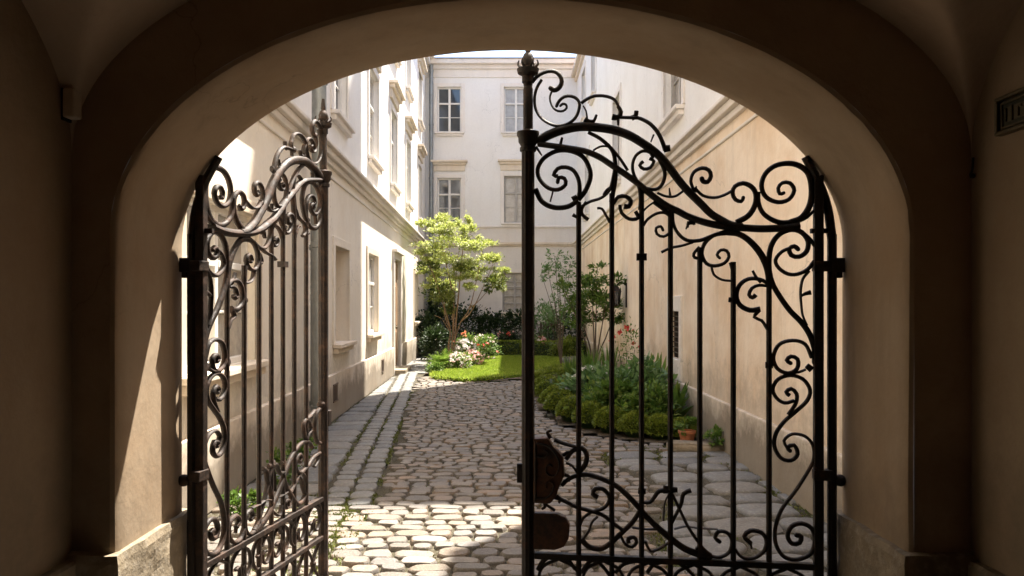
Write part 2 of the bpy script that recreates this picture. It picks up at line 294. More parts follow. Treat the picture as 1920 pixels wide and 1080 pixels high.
IRON = [
('scroll',0.0056,0.0094,[1.222,2.64,1.202,2.664,1.171,2.682,1.136,2.688,1.11,2.678,1.093,2.653,1.093,2.627,1.108,2.608,1.125,2.603,1.139,2.611]),
('scroll',0.0034,0.0043,[1.134,2.598,1.143,2.576,1.141,2.55,1.128,2.523,1.108,2.509,1.084,2.509,1.069,2.522,1.073,2.537,1.087,2.54,1.097,2.532]),
('scroll',0.0051,0.0056,[1.18,2.65,1.2,2.618,1.211,2.578,1.209,2.53,1.193,2.494,1.163,2.465,1.123,2.446,1.084,2.445,1.049,2.46,1.023,2.489,1.012,2.533,1.023,2.559,1.049,2.573,1.079,2.572,1.103,2.553,1.114,2.531]),
('scroll',0.0056,0.0051,[1.005,2.541,0.979,2.558,0.949,2.57,0.91,2.57,0.876,2.561,0.854,2.545,0.841,2.518]),
('scroll',0.0026,0.0034,[0.996,2.528,0.984,2.506,0.979,2.475]),
('leaf',0.0094,0.0043,[0.99,2.469,0.971,2.459,0.949,2.461,0.938,2.487]),
('scroll',0.006,0.0111,[0.845,2.523,0.831,2.496,0.843,2.473,0.87,2.476]),
('scroll',0.0051,0.0077,[0.87,2.474,0.819,2.472,0.768,2.469,0.75,2.466,0.708,2.443,0.674,2.405,0.653,2.362,0.64,2.323]),
('leaf',0.0094,0.0077,[0.785,2.468,0.768,2.477,0.764,2.499]),
('leaf',0.006,0.0043,[0.843,2.475,0.843,2.439]),
('leaf',0.0129,0.0111,[0.647,2.33,0.619,2.333]),
('leaf',0.0034,0.0026,[0.69,2.393,0.702,2.362]),
('top_rail',0.0197,0.0146,[1.206,2.375,1.149,2.404,1.087,2.425,1.009,2.437,0.939,2.432,0.87,2.42,0.802,2.396,0.742,2.36,0.682,2.315,0.632,2.262,0.589,2.201,0.547,2.149,0.497,2.097,0.484,2.084,0.447,2.046,0.405,2.019,0.364,1.997,0.314,1.987]),
('top_rail',0.0116,0.0154,[1.197,2.366,1.122,2.354,1.052,2.342,0.983,2.327,0.922,2.299,0.87,2.263,0.819,2.228,0.759,2.183,0.699,2.13,0.64,2.086,0.581,2.055,0.547,2.036,0.497,2.016,0.439,1.999,0.372,1.987,0.298,1.981,0.224,1.977,0.142,1.98,0.077,1.99]),
('scroll',0.0043,0.0051,[0.085,2.002,0.048,2.022,0.016,2.054]),
('scroll',0.0111,0.006,[0.117,2.002,0.069,2.022,0.036,2.072,0.027,2.139,0.04,2.207,0.077,2.243,0.125,2.255,0.179,2.245,0.219,2.211,0.234,2.16,0.215,2.113,0.166,2.09,0.121,2.101,0.099,2.139,0.117,2.171,0.148,2.172,0.165,2.15,0.158,2.125,0.142,2.129]),
('scroll',0.0069,0.0094,[0.247,2.135,0.247,2.093,0.232,2.05,0.199,2.02,0.158,2.003,0.117,2.002]),
('scroll',0.0051,0.0086,[0.518,2.147,0.531,2.187,0.518,2.226,0.484,2.243,0.455,2.233,0.446,2.207,0.459,2.183,0.479,2.185,0.484,2.197]),
('scroll',0.0051,0.0051,[0.514,2.157,0.48,2.124,0.43,2.114,0.389,2.125,0.354,2.144]),
('scroll',0.0103,0.0064,[0.339,2.005,0.289,2.034,0.261,2.08,0.258,2.127,0.277,2.159,0.312,2.174,0.345,2.161,0.355,2.133,0.343,2.104,0.318,2.096,0.31,2.112]),
('leaf',0.0094,0.0026,[0.518,2.142,0.507,2.164]),
('scroll',0.0051,0.0077,[0.608,2.056,0.605,2.004,0.585,1.961,0.547,1.931,0.493,1.93,0.439,1.949,0.38,1.969]),
('scroll',0.0051,0.0043,[0.657,1.88,0.615,1.899,0.568,1.908,0.522,1.922]),
('leaf',0.0026,0.0077,[0.552,1.979,0.539,2.003,0.512,2.007]),
('scroll',0.0094,0.0129,[0.38,1.962,0.331,1.956,0.289,1.93,0.248,1.885,0.219,1.834,0.203,1.779,0.201,1.737]),
('scroll',0.0077,0.0051,[0.38,1.96,0.432,1.952,0.472,1.917,0.484,1.87,0.465,1.83,0.429,1.819,0.389,1.831,0.37,1.858,0.38,1.884,0.405,1.887,0.42,1.867,0.409,1.853]),
('scroll',0.0043,0.0043,[0.443,1.816,0.434,1.782,0.399,1.759,0.357,1.754]),
('scroll',0.0094,0.0077,[0.201,1.754,0.203,1.847,0.191,1.91,0.158,1.954,0.109,1.972,0.067,1.959,0.042,1.921,0.048,1.879,0.079,1.856,0.111,1.863,0.119,1.89,0.099,1.901,0.083,1.888]),
('scroll',0.006,0.0069,[0.103,1.898,0.15,1.878,0.176,1.842,0.162,1.808,0.125,1.783,0.085,1.782,0.044,1.802,0.016,1.837]),
('scroll',0.006,0.006,[0.077,1.965,0.04,1.938,0.014,1.9]),
('scroll',0.0051,0.0034,[0.038,1.795,0.064,1.76,0.073,1.707,0.07,1.652,0.064,1.606,0.046,1.564]),
('leaf',0.0034,0.0086,[0.072,1.687,0.054,1.698,0.031,1.704]),
('scroll',0.0086,0.0103,[0.197,1.77,0.184,1.732,0.158,1.686,0.117,1.627,0.069,1.576,0.036,1.526,0.018,1.476,0.015,1.455,0.013,1.405]),
('scroll',0.006,0.0094,[0.207,1.741,0.24,1.76,0.289,1.762,0.326,1.735,0.339,1.69,0.324,1.65,0.283,1.628,0.24,1.633]),
('scroll',0.0051,0.0077,[0.214,1.732,0.244,1.735,0.274,1.722,0.286,1.694,0.271,1.682,0.258,1.694]),
('leaf',0.0043,0.006,[0.271,1.798,0.258,1.772,0.236,1.747]),
('scroll',0.006,0.0051,[0.242,1.628,0.265,1.599,0.233,1.583,0.21,1.546]),
('leaf',0.0086,0.0111,[0.372,1.673,0.345,1.671]),
('leaf',0.0051,0.006,[0.495,1.902,0.518,1.873,0.515,1.856,0.493,1.852]),
('scroll',0.006,0.0086,[0.364,1.834,0.354,1.801,0.351,1.771]),
('scroll',0.0086,0.0069,[1.018,2.114,0.987,2.153,0.965,2.209,0.969,2.253,0.998,2.304,1.052,2.331,1.114,2.332,1.171,2.301,1.198,2.253,1.188,2.207,1.15,2.169,1.107,2.161,1.074,2.183,1.079,2.21,1.103,2.214,1.109,2.194]),
('scroll',0.0069,0.0077,[1.107,2.221,1.127,2.225,1.109,2.254,1.074,2.26,1.039,2.244,1.016,2.201,1.012,2.149,1.019,2.114]),
('scroll',0.0094,0.0086,[1.208,2.166,1.179,2.11,1.127,2.083,1.065,2.085,1.018,2.112]),
('leaf',0.003,0.003,[1.129,2.158,1.142,2.108]),
('leaf',0.0111,0.0094,[1.044,2.115,1.022,2.127]),
('leaf',0.0051,0.0026,[1.206,2.354,1.179,2.314]),
('leaf',0.006,0.0043,[1.098,2.356,1.089,2.391]),
('scroll',0.0051,0.0051,[1.016,2.071,0.998,2.088,0.965,2.106,0.918,2.121,0.883,2.151,0.869,2.198,0.86,2.242]),
('scroll',0.0051,0.0069,[0.983,2.105,1.002,2.075,1.0,2.049,0.974,2.026]),
('leaf',0.0034,0.0086,[0.909,2.134,0.892,2.155,0.87,2.165]),
('leaf',0.0069,0.0051,[1.042,2.049,1.022,2.036]),
('leaf',0.0043,0.0051,[0.935,2.076,0.914,2.073,0.896,2.043,0.879,2.012]),
('scroll',0.006,0.0086,[0.974,2.411,0.922,2.382,0.872,2.333,0.856,2.276,0.855,2.207,0.865,2.146,0.873,2.103]),
('scroll',0.0051,0.0051,[0.875,2.342,0.836,2.293,0.802,2.24]),
('scroll',0.0034,0.0034,[0.952,2.331,0.922,2.347,0.886,2.345,0.86,2.318]),
('scroll',0.006,0.006,[0.708,2.29,0.689,2.277,0.704,2.25,0.732,2.244,0.75,2.261,0.735,2.277]),
('scroll',0.0051,0.0069,[0.693,2.29,0.704,2.314,0.735,2.323,0.766,2.304,0.781,2.264,0.774,2.218,0.746,2.174,0.708,2.156,0.67,2.158,0.647,2.19,0.643,2.233,0.665,2.285]),
('scroll',0.006,0.0094,[0.864,2.094,0.843,2.124,0.81,2.126,0.789,2.106,0.797,2.082,0.819,2.083]),
('scroll',0.006,0.0069,[0.836,2.089,0.829,2.055,0.795,2.027,0.757,2.03,0.768,2.06]),
('scroll',0.006,0.0077,[0.759,2.179,0.75,2.153,0.746,2.11,0.748,2.066]),
('scroll',0.0051,0.0051,[0.737,1.993,0.715,2.025,0.674,2.05,0.636,2.049,0.613,2.017,0.617,1.972,0.647,1.948,0.676,1.96,0.679,1.986,0.659,1.992,0.65,1.976]),
('scroll',0.0034,0.0034,[0.75,2.041,0.721,2.075,0.687,2.1]),
('scroll',0.0069,0.006,[0.691,2.1,0.657,2.074,0.623,2.047]),
('leaf',0.0034,0.0077,[0.543,1.986,0.543,2.008,0.515,2.005]),
('scroll',0.0043,0.0043,[0.674,2.139,0.636,2.123,0.598,2.123,0.566,2.143]),
('leaf',0.0051,0.0013,[0.619,2.125,0.623,2.159]),
('scroll',0.0062,0.0072,[0.027,1.425,0.054,1.483,0.106,1.499,0.161,1.481,0.185,1.426,0.168,1.378,0.124,1.359,0.087,1.379,0.085,1.419,0.112,1.431,0.13,1.414,0.114,1.402]),
('scroll',0.0051,0.0041,[0.119,1.36,0.08,1.364,0.052,1.376]),
('leaf',0.0093,0.0113,[0.048,1.393,0.027,1.375]),
('scroll',0.0062,0.0072,[0.124,1.181,0.093,1.23,0.089,1.271,0.112,1.293,0.132,1.278,0.118,1.264]),
('scroll',0.0062,0.0072,[0.099,1.242,0.139,1.232,0.173,1.254,0.187,1.292,0.165,1.333,0.114,1.35,0.063,1.334,0.034,1.289,0.046,1.243,0.095,1.194,0.141,1.151,0.175,1.099,0.18,1.043,0.153,0.996,0.112,0.987,0.085,1.015,0.099,1.052,0.128,1.042,0.116,1.028]),
('scroll',0.0051,0.0082,[0.128,1.04,0.141,1.07,0.109,1.099,0.056,1.092,0.022,1.052,0.02,0.992,0.046,0.936,0.095,0.856,0.151,0.776,0.177,0.694,0.173,0.623,0.139,0.574,0.085,0.566,0.031,0.593,0.014,0.649,0.027,0.699,0.067,0.72,0.109,0.706,0.126,0.665,0.109,0.633,0.077,0.637,0.07,0.665,0.089,0.669]),
('scroll',0.0051,0.0072,[0.51,0.599,0.46,0.571,0.41,0.562,0.368,0.587,0.358,0.636,0.378,0.669,0.414,0.673,0.428,0.646,0.41,0.629]),
('scroll',0.0051,0.0082,[0.348,0.606,0.316,0.566,0.263,0.565,0.222,0.599,0.214,0.644,0.237,0.676,0.281,0.681,0.306,0.656,0.281,0.629]),
('leaf',0.0051,0.0031,[0.281,0.631,0.275,0.604]),
('leaf',0.0113,0.0113,[0.218,1.393,0.187,1.393]),
('scroll',0.0073,0.0124,[1.091,0.852,1.061,0.881,1.024,0.897,0.972,0.902,0.914,0.886,0.855,0.859,0.811,0.824,0.768,0.781,0.724,0.731,0.674,0.682,0.623,0.64,0.566,0.598,0.509,0.575,0.452,0.562]),
('scroll',0.0058,0.0087,[0.746,0.789,0.706,0.79,0.682,0.82,0.667,0.839,0.623,0.845]),
('leaf',0.0146,0.0087,[0.649,0.847,0.588,0.847]),
('scroll',0.0073,0.0066,[1.188,0.806,1.121,0.798,1.069,0.779,1.032,0.761,0.972,0.745,0.914,0.728,0.87,0.697,0.826,0.665]),
('scroll',0.0087,0.0044,[0.932,0.804,0.954,0.819,0.943,0.84,0.91,0.841,0.884,0.814,0.884,0.785,0.91,0.756,0.958,0.739,0.995,0.711,1.009,0.677]),
('scroll',0.0095,0.008,[1.006,0.618,0.972,0.586,0.921,0.578,0.877,0.604,0.826,0.654,0.779,0.703,0.75,0.752,0.742,0.778]),
('scroll',0.0044,0.0044,[0.998,0.614,0.969,0.66,0.958,0.694,0.932,0.72]),
('scroll',0.0044,0.008,[0.832,0.639,0.813,0.603,0.782,0.592,0.763,0.614,0.775,0.634,0.799,0.627,0.798,0.609]),
('scroll',0.0036,0.0044,[0.782,0.676,0.724,0.672,0.674,0.673]),
('scroll',0.0051,0.0044,[0.728,0.621,0.703,0.578,0.663,0.591,0.623,0.618]),
('scroll',0.0029,0.0036,[0.625,0.829,0.643,0.785,0.648,0.712]),
('scroll',0.0051,0.0058,[0.61,0.83,0.58,0.765,0.545,0.693,0.509,0.637,0.473,0.591,0.445,0.57]),
('scroll',0.008,0.0044,[0.53,0.847,0.562,0.831,0.573,0.784,0.598,0.732,0.623,0.676]),
('leaf',0.0109,0.0095,[0.757,0.839,0.724,0.837]),
('scroll',0.0029,0.0029,[0.602,0.677,0.552,0.69,0.495,0.684,0.417,0.683]),
('scroll',0.0073,0.0058,[1.124,1.054,1.083,1.038,1.024,1.023]),
('scroll',0.008,0.0095,[1.072,0.968,1.043,1.006,1.002,1.019,0.981,0.992,0.987,0.948,1.017,0.91]),
('scroll',0.0044,0.0044,[1.072,0.953,1.043,0.939,1.024,0.91]),
('scroll',0.0044,0.0051,[1.177,0.801,1.162,0.768,1.121,0.74]),
('scroll',0.0095,0.0058,[1.195,0.473,1.169,0.519,1.121,0.541,1.065,0.525,1.032,0.483]),
('scroll',0.0066,0.0058,[1.003,0.47,0.976,0.512,0.943,0.526,0.906,0.496,0.877,0.457]),
('scroll',0.0066,0.0058,[0.855,0.476,0.822,0.513,0.768,0.531]),
('scroll',0.0066,0.0058,[0.718,0.482,0.688,0.519,0.638,0.533]),
('scroll',0.0066,0.0058,[0.58,0.528,0.545,0.504,0.516,0.473]),
]
# ------------------------------------------------------------------ the gateway room
SPR, ARA, ARB = 1.905, 1.411, .833       # opening: springing height, half width, rise
YF, YB = 2.85, 3.44                      # front and court face of the arch wall
XL, XR = -1.568, 1.636                   # side walls
VSPR, VB, VA2 = 2.186, .816, 1.87        # vault
YK = YF - 2 * VA2
VC = (XL + XR) / 2; VA = (XR - XL) / 2

def arch_wall():
    root = empty('archway_wall', (0, YF, 0))
    tag(root, 'thick plastered gateway wall with a round arched opening onto the courtyard', 'wall')
    mb = MB()
    X0, X1, Z1 = -3.2, 3.4, 11.5
    crv = [(-ARA, 0.0), (-ARA, .5), (-ARA, 1.0), (-ARA, 1.5)]
    n = 64
    for i in range(n + 1):
        a = math.pi * (1 - i / n); crv.append((ARA * math.cos(a), SPR + ARB * math.sin(a)))
    crv += [(ARA, 1.5), (ARA, 1.0), (ARA, .5), (ARA, 0.0)]
    r = .022
    def off(i, d):      # outward normal from the opening
        p = Vector(crv[i]); a = Vector(crv[max(i - 1, 0)]); b = Vector(crv[min(i + 1, len(crv) - 1)])
        t = (b - a).normalized(); nn = Vector((-t.y, t.x))
        return p + nn * d
    rings = []
    y0, y1 = 0.0, YB - YF
    # front face outer -> rounded edge -> reveal -> rounded edge -> back face
    prof = [(r, y0), (r * .3, y0 + r * .3), (0, y0 + r)]
    prof += [(0, y0 + r + (y1 - y0 - 2 * r) * k / 8) for k in range(1, 8)]
    prof += [(0, y1 - r), (r * .3, y1 - r * .3), (r, y1)]
    N = len(crv)
    vs_ = []
    for d, y in prof:
        for i in range(N):
            q = off(i, d); j = .004 * noise.noise(Vector((q.x * 3, y * 3, q.y * 3))) + (.005 * noise.noise(Vector((q.x * 22, y * 9, q.y * 22))) if y < .04 else 0)
            vs_.append((q.x + j, y, q.y if i not in (0, N - 1) else 0))
    fs = []
    for k in range(len(prof) - 1):
        for i in range(N - 1):
            fs.append((k * N + i, k * N + i + 1, (k + 1) * N + i + 1, (k + 1) * N + i))
    mb.add(vs_, fs, 1)
    # faces out to a rectangle
    for d, y, mi in ((r, y0, 0), (r, y1, 2)):
        inner = [off(i, d) for i in range(N)]; inner[0].y = 0; inner[-1].y = 0
        outer = []
        for i in range(N):
            x, z = inner[i]
            if i < 4: outer.append((X0, z))
            elif i >= N - 4: outer.append((X1, z))
            else:
                a = math.pi * (1 - (i - 4) / n)
                cx, cz = math.cos(a), math.sin(a)
                t = min((X1 if cx > 0 else -X0) / max(abs(cx), 1e-6), (Z1 - SPR) / max(cz, 1e-6))
                outer.append((cx * t, SPR + cz * t))
        b = [(p.x, y, p.y) for p in inner] + [(p[0], y, p[1]) for p in outer]
        fs = [(i, i + 1, N + i + 1, N + i) for i in range(N - 1)]
        # corners
        kL = min(range(N, 2 * N), key=lambda q: (Vector((b[q][0], b[q][2])) - Vector((X0, Z1))).length)
        kR = min(range(N, 2 * N), key=lambda q: (Vector((b[q][0], b[q][2])) - Vector((X1, Z1))).length)
        b[kL] = (X0, y, Z1); b[kR] = (X1, y, Z1)
        mb.add(b, fs, mi)
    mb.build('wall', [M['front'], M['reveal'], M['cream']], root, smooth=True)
    # stone plinth: front face, corner and reveal on each side
    for sgn, xo in ((-1, XL), (1, XR)):
        for nm in ('stone_plinth',):
            p = MB()
            xa = sgn * (ARA - .028)
            # cross-section path (x, y) along the room: side wall corner -> reveal corner -> court edge
            path = [(xo, -.035), (sgn * (ARA + .06), -.035), (xa, -.035), (xa, .0), (xa, YB - YF + .02), (sgn * ARA + sgn * .05, YB - YF + .02)]
            fine = []
            for q in range(len(path) - 1):
                a, b = Vector(path[q]), Vector(path[q + 1]); m_ = max(1, int((b - a).length / .03))
                fine += [a + (b - a) * t / m_ for t in range(m_)]
            fine.append(Vector(path[-1]))
            H = .765; nz = 26; rows = []
            for k in range(nz + 3):
                z = H * min(k, nz) / nz
                row = []
                for v in fine:
                    e = .010 * noise.fractal(Vector((v.x * 7 + sgn, v.y * 7, z * 7)), 1, 2, 4)
                    zz = z + (.012 * noise.noise(Vector((v.x * 6, v.y * 6, 3))) if k >= nz - 1 else 0)
                    ins = 0 if k < nz else (.006 if k == nz else .05)
                    if k > nz + 1: ins = .08
                    nx = 0; ny = 0
                    if v.y > -.03: nx = sgn
                    else: ny = 1
                    if abs(v.x - xa) < .03 and v.y < 0: nx = sgn
                    row.append((v.x + nx * (ins + e), v.y + ny * (ins * .7 + e), zz + (.004 if k > nz else 0)))
                rows.append(row)
            W_ = len(fine); vv = [q for rr in rows for q in rr]
            ff = [(k * W_ + i, k * W_ + i + 1, (k + 1) * W_ + i + 1, (k + 1) * W_ + i) for k in range(len(rows) - 1) for i in range(W_ - 1)]
            p.add(vv, ff); p.build(nm, M['stoneblock'], root, smooth=False)
arch_wall()

def side_wall(x, sgn, name, label):
    root = empty(name, (x, YF, 0)); tag(root, label, 'wall')
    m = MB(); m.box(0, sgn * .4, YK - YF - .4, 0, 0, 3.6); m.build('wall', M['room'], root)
    p = MB(); N = 60; vv = []; ff = []
    rows = [(0.0, .03), (.3, .032), (.6, .034), (.74, .034), (.752, .026), (.755, 0)]
    for z, d in rows:
        for i in range(N + 1):
            y = (YK - YF) * i / N
            e = .007 * noise.noise(Vector((x, y * 8, z * 8))) if d else 0
            vv.append((-sgn * (d + e), y - .03, z + (0 if z < .7 else .006 * noise.noise(Vector((y * 5, 1, x))))))
    for k in range(len(rows) - 1):
        for i in range(N): ff.append((k * (N + 1) + i, k * (N + 1) + i + 1, (k + 1) * (N + 1) + i + 1, (k + 1) * (N + 1) + i))
    p.add(vv, ff); p.build('stone_plinth', M['stoneblock'], root)
side_wall(XL, -1, 'passage_wall', 'dark brown plastered side wall at the left edge, with the small junction box')
side_wall(XR, 1, 'passage_wall', 'dark brown plastered side wall at the right edge, carrying the framed plaque')
def rear():
    root = empty('rear_wall', (VC, YK, 0)); tag(root, 'dark plastered rear wall of the passage behind the viewer with a wooden double door', 'wall')
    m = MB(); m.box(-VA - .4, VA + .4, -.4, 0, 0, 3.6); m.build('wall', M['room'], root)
    d = MB()
    for s in (-1, 1):
        d.box(s * .02, s * .85, .0, .05, 0.02, 2.3)
        for z0, z1 in ((.2, .9), (1.05, 2.15)): d.box(s * .12, s * .75, .05, .07, z0, z1)
    d.build('door', M['door'], root, bevel=.008)
rear()
def vault():
    nx, ny = 72, 84; m = MB(); vv = []; ff = []
    for j in range(ny + 1):
        y = YK + (YF - YK) * j / ny
        # denser near the arch wall
        t = j / ny; y = YK + (YF - YK) * (.5 - .5 * math.cos(math.pi * t))
        dy = (y - (YF + YK) / 2) / VA2; zb = VB * math.sqrt(max(0, 1 - dy * dy))
        for i in range(nx + 1):
            x = VC - VA * math.cos(math.pi * i / nx)
            dx = (x - VC) / VA; za = VB * math.sqrt(max(0, 1 - dx * dx))
            z = VSPR + max(za, zb) + .004 * noise.noise(Vector((x * 2, y * 2, 0)))
            vv.append((x, y, z))
    for j in range(ny):
        for i in range(nx):
            a = j * (nx + 1) + i; ff.append((a, a + 1, a + nx + 2, a + nx + 1))
    m.add(vv, ff)
    # roof slab above
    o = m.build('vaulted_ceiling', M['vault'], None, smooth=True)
    tag(o, 'smooth groin vaulted plaster ceiling over the gateway passage', 'ceiling')
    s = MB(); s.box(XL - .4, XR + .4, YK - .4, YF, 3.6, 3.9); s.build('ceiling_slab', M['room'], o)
vault()

# junction box, conduit hook, plaque
def fittings():
    r = empty('junction_box', (XL, 2.80, 2.352)); tag(r, 'small square painted junction box in the upper corner left of the arch', 'junction box')
    m = MB(); m.box(0, .010, -.020, .034, -.058, .058); m.build('back_plate', M['bronzed'], r, bevel=.003)
    m = MB(); m.box(.010, .052, -.030, .022, -.050, .050); m.build('cover', M['plastic'], r, bevel=.006)
    r = empty('wall_hook', (XR - .01, YF - .03, 2.12)); tag(r, 'small iron hook with a short rod in the corner right of the arch', 'hook')
    m = MB(); m.sweep(catmull([(0, 0, .05), (-.002, 0, .02), (-.006, 0, 0), (-.010, 0, -.01), (-.006, 0, -.018), (.0, 0, -.015)], .008), .004, n=8); m.build('rod', M['iron'], r, smooth=True)
    m = MB(); m.ball((-.003, 0, -.015), .009); m.build('knob', M['iron'], r, smooth=True)
    r = empty('wall_plaque', (XR, 2.457, 2.274)); tag(r, 'framed bronze relief plaque hanging on the right side wall', 'plaque')
    T = lambda x, y, z: (-x, y, z)
    L_, H_ = .21, .063
    m = MB()
    for a, b, c, d in ((-L_, L_, H_ - .013, H_), (-L_, L_, -H_, -H_ + .013), (-L_, -L_ + .013, -H_ + .013, H_ - .013), (L_ - .013, L_, -H_ + .013, H_ - .013)):
        m.box(0, .03, a, b, c, d, T)
    m.build('frame', M['brass'], r, bevel=.004)
    m = MB(); a = .018
    for a, b, c, d in ((-L_ + a, L_ - a, H_ - .026, H_ - .020), (-L_ + a, L_ - a, -H_ + .020, -H_ + .026), (-L_ + a, -L_ + a + .005, -H_ + .026, H_ - .026), (L_ - a - .005, L_ - a, -H_ + .026, H_ - .026)):
        m.box(.0125, .018, a, b, c, d, T)
    m.build('border', M['brass'], r)
    m = MB(); m.box(0, .012, -L_ + .013, L_ - .013, -H_ + .013, H_ - .013, T); m.build('panel', M['bronzed'], r)
    rr = random.Random(5); m = MB()
    y = L_ - .04
    while y > -L_ + .04:      # worn relief, no longer legible
        h = .024 * rr.uniform(.7, 1)
        m.box(.0125, .019, y - .006, y, -h, h, T)
        if rr.random() < .6: m.box(.0125, .018, y - .020, y - .0065, h - .007, h, T)
        if rr.random() < .5: m.box(.0125, .018, y - .018, y - .0065, -.004, .004, T)
        y -= .032
    m.box(.0122, .0135, -L_ + .035, L_ - .035, -.024, .024, T); m.build('relief', M['brass'], r)
fittings()

# ------------------------------------------------------------------ gates
BARS = [(1.016, 2.105), (.871, 2.14), (.742, 2.15), (.618, 2.061), (.493, 1.899), (.352, 1.836), (.203, 1.771)]
GW = 1.241
def make_gate(name, x, y, ang, mat, lock, label):
    root = empty(name, (x, y, 0), ang); tag(root, label, 'gate', 'wrought iron gate leaves of the archway')
    N_ = (0, 1, 0)
    m = MB(); m.box(-.019, .019, -.019, .019, .05, 2.2); m.build('hinge_stile', mat, root, bevel=.004)
    m = MB()
    m.lathe([(.033, .05), (.033, .1), (.029, .11), (.029, 2.33), (.031, 2.335)], GW, 0, 20, flute=.10)
    m.lathe([(.022, 2.42), (.022, 2.61), (.018, 2.625)], GW, 0, 14)
    st = m.build('meeting_stile', mat, root, smooth=True)
    m = MB(); m.lathe([(.03, 2.33), (.037, 2.335), (.037, 2.35), (.031, 2.355), (.043, 2.375), (.044, 2.395), (.05, 2.405), (.05, 2.42), (.03, 2.425), (.022, 2.43)], GW, 0, 20)
    m.build('collar', mat, st, smooth=True)
    m = MB(); m.lathe([(.019, 2.620), (.027, 2.67), (.027, 2.640), (.02, 2.650), (.028, 2.670), (.046, 2.680), (.05, 2.700), (.024, 2.705), (.019, 2.712), (.026, 2.730), (.028, 2.745), (.02, 2.765), (.011, 2.775), (.014, 2.785), (.008, 2.84), (.002, 2.797)], GW, 0, 16)
    for a in range(6):
        an = a * math.pi / 3
        m.sweep(catmull([(GW + .02 * math.cos(an), .02 * math.sin(an), 2.700), (GW + .045 * math.cos(an), .045 * math.sin(an), 2.720), (GW + .04 * math.cos(an), .04 * math.sin(an), 2.740)], .01), .008, .003, n=6)
    m.build('finial', mat, st, smooth=True)
    for u, top in BARS:
        m = MB(); m.sweep([(u, 0, .06), (u, 0, .8), (u, 0, 1.4), (u, 0, top)], .0125, .0120, n=8, depth=.0125, nrm=(0, 1, 0))
        if u in (.742,): m.box(u - .022, u + .022, -.02, .02, 1.845, 1.875)
        m.build('bar', mat, root, smooth=True)
    for z0, z1 in ((.525, .552), (.305, .33), (.07, .1)):
        m = MB(); m.box(.02, GW - .03, -.018, .018, z0, z1); m.build('cross_rail', mat, root, bevel=.004)
    for kd, a, b, P_ in IRON:
        pts = [(P_[i], 0, P_[i + 1]) for i in range(0, len(P_), 2)]
        c = catmull(pts, .012 if kd != 'leaf' else .01)
        m = MB(); dep = {'top_rail': .020, 'scroll': .0115, 'leaf': .009}[kd]
        kk = (1.08 if kd == 'top_rail' else 1.3) * (1 if lock else 1.18); dep = dep * (1 if lock else 1.2)
        m.sweep(c, max(a, .0022) * kk, max(b, .0022) * kk, n=10, depth=dep, nrm=N_)
        if kd == 'scroll' and len(pts) > 8:
            m.ball(c[-1], b * 1.25, 8, sy=.9)
        m.build({'leaf': 'iron_leaf'}.get(kd, kd), mat, root, smooth=True)
    # lattice of scrolls between the lower rails
    step = (GW - .07) / 6
    for i in range(6):
        u0 = .03 + step * (i + .5)
        for s in (-1, 1):
            cpts = [(u0 + s * .002, 0, .525), (u0 + s * .07, 0, .49), (u0 + s * .088, 0, .43), (u0 + s * .05, 0, .375), (u0 + s * .01, 0, .40), (u0 + s * .022, 0, .44), (u0 + s * .045, 0, .435)]
            m = MB(); m.sweep(catmull(cpts, .012), .008, .006, n=8, depth=.011, nrm=N_); m.ball(cpts[-1], .009)
            m.build('scroll', mat, root, smooth=True)
        m = MB()
        m.sweep(catmull([(u0 - .08, 0, .305), (u0 - .02, 0, .24), (u0, 0, .20), (u0 + .02, 0, .16), (u0 + .08, 0, .10)], .015), .007, n=8, depth=.01, nrm=N_)
        m.sweep(catmull([(u0 + .08, 0, .305), (u0 + .02, 0, .24), (u0, 0, .20), (u0 - .02, 0, .16), (u0 - .08, 0, .10)], .015), .007, n=8, depth=.011, nrm=N_)
        m.ball((u0, 0, .2), .018)
        m.build('lattice', mat, root, smooth=True)
    # hinges straps
    for z in (1.815, .93):
        m = MB(); m.box(-.055, .022, -.024, .024, z - .022, z + .022); m.build('hinge', mat, root, bevel=.004)
    if lock:
        m = MB()
        out = [(1.215, 1.06), (1.15, 1.065), (1.13, 1.03), (1.085, .985), (1.078, .90), (1.10, .85), (1.115, .805), (1.14, .775), (1.215, .775)]
        n = len(out); vv = [(u, -.03, z) for u, z in out] + [(u, .03, z) for u, z in out]
        m.add(vv, [tuple(range(n)), tuple(range(2 * n - 1, n - 1, -1))] + [(i, (i + 1) % n, n + (i + 1) % n, n + i) for i in range(n)])
        lk = m.build('lock_case', M['rusty2'], root, bevel=.008)
        m = MB()
        for q in ([(1.20, 0, 1.04), (1.15, 0, 1.03), (1.11, 0, .985), (1.10, 0, .94), (1.12, 0, .90), (1.15, 0, .905), (1.16, 0, .93), (1.145, 0, .95), (1.13, 0, .94)],
                  [(1.20, 0, .80), (1.16, 0, .80), (1.13, 0, .83), (1.125, 0, .86), (1.145, 0, .875), (1.16, 0, .86), (1.155, 0, .845)],
                  [(1.205, 0, 1.05), (1.205, 0, .92), (1.205, 0, .785)], [(1.20, 0, .985), (1.165, 0, .98), (1.15, 0, 1.0), (1.165, 0, 1.015)]):
            m.sweep([(p[0], -.033, p[2]) for p in catmull(q, .008)], .0055, .004, n=6)
            m.sweep([(p[0], .033, p[2]) for p in catmull(q, .008)], .0055, .004, n=6)
        for u_, z_ in ((1.19, 1.03), (1.10, .975), (1.19, .79), (1.12, .81), (1.09, .89)): m.ball((u_, -.034, z_), .0085, 6)
        m.build('ornament', M['iron'], lk, smooth=True)
        m = MB()
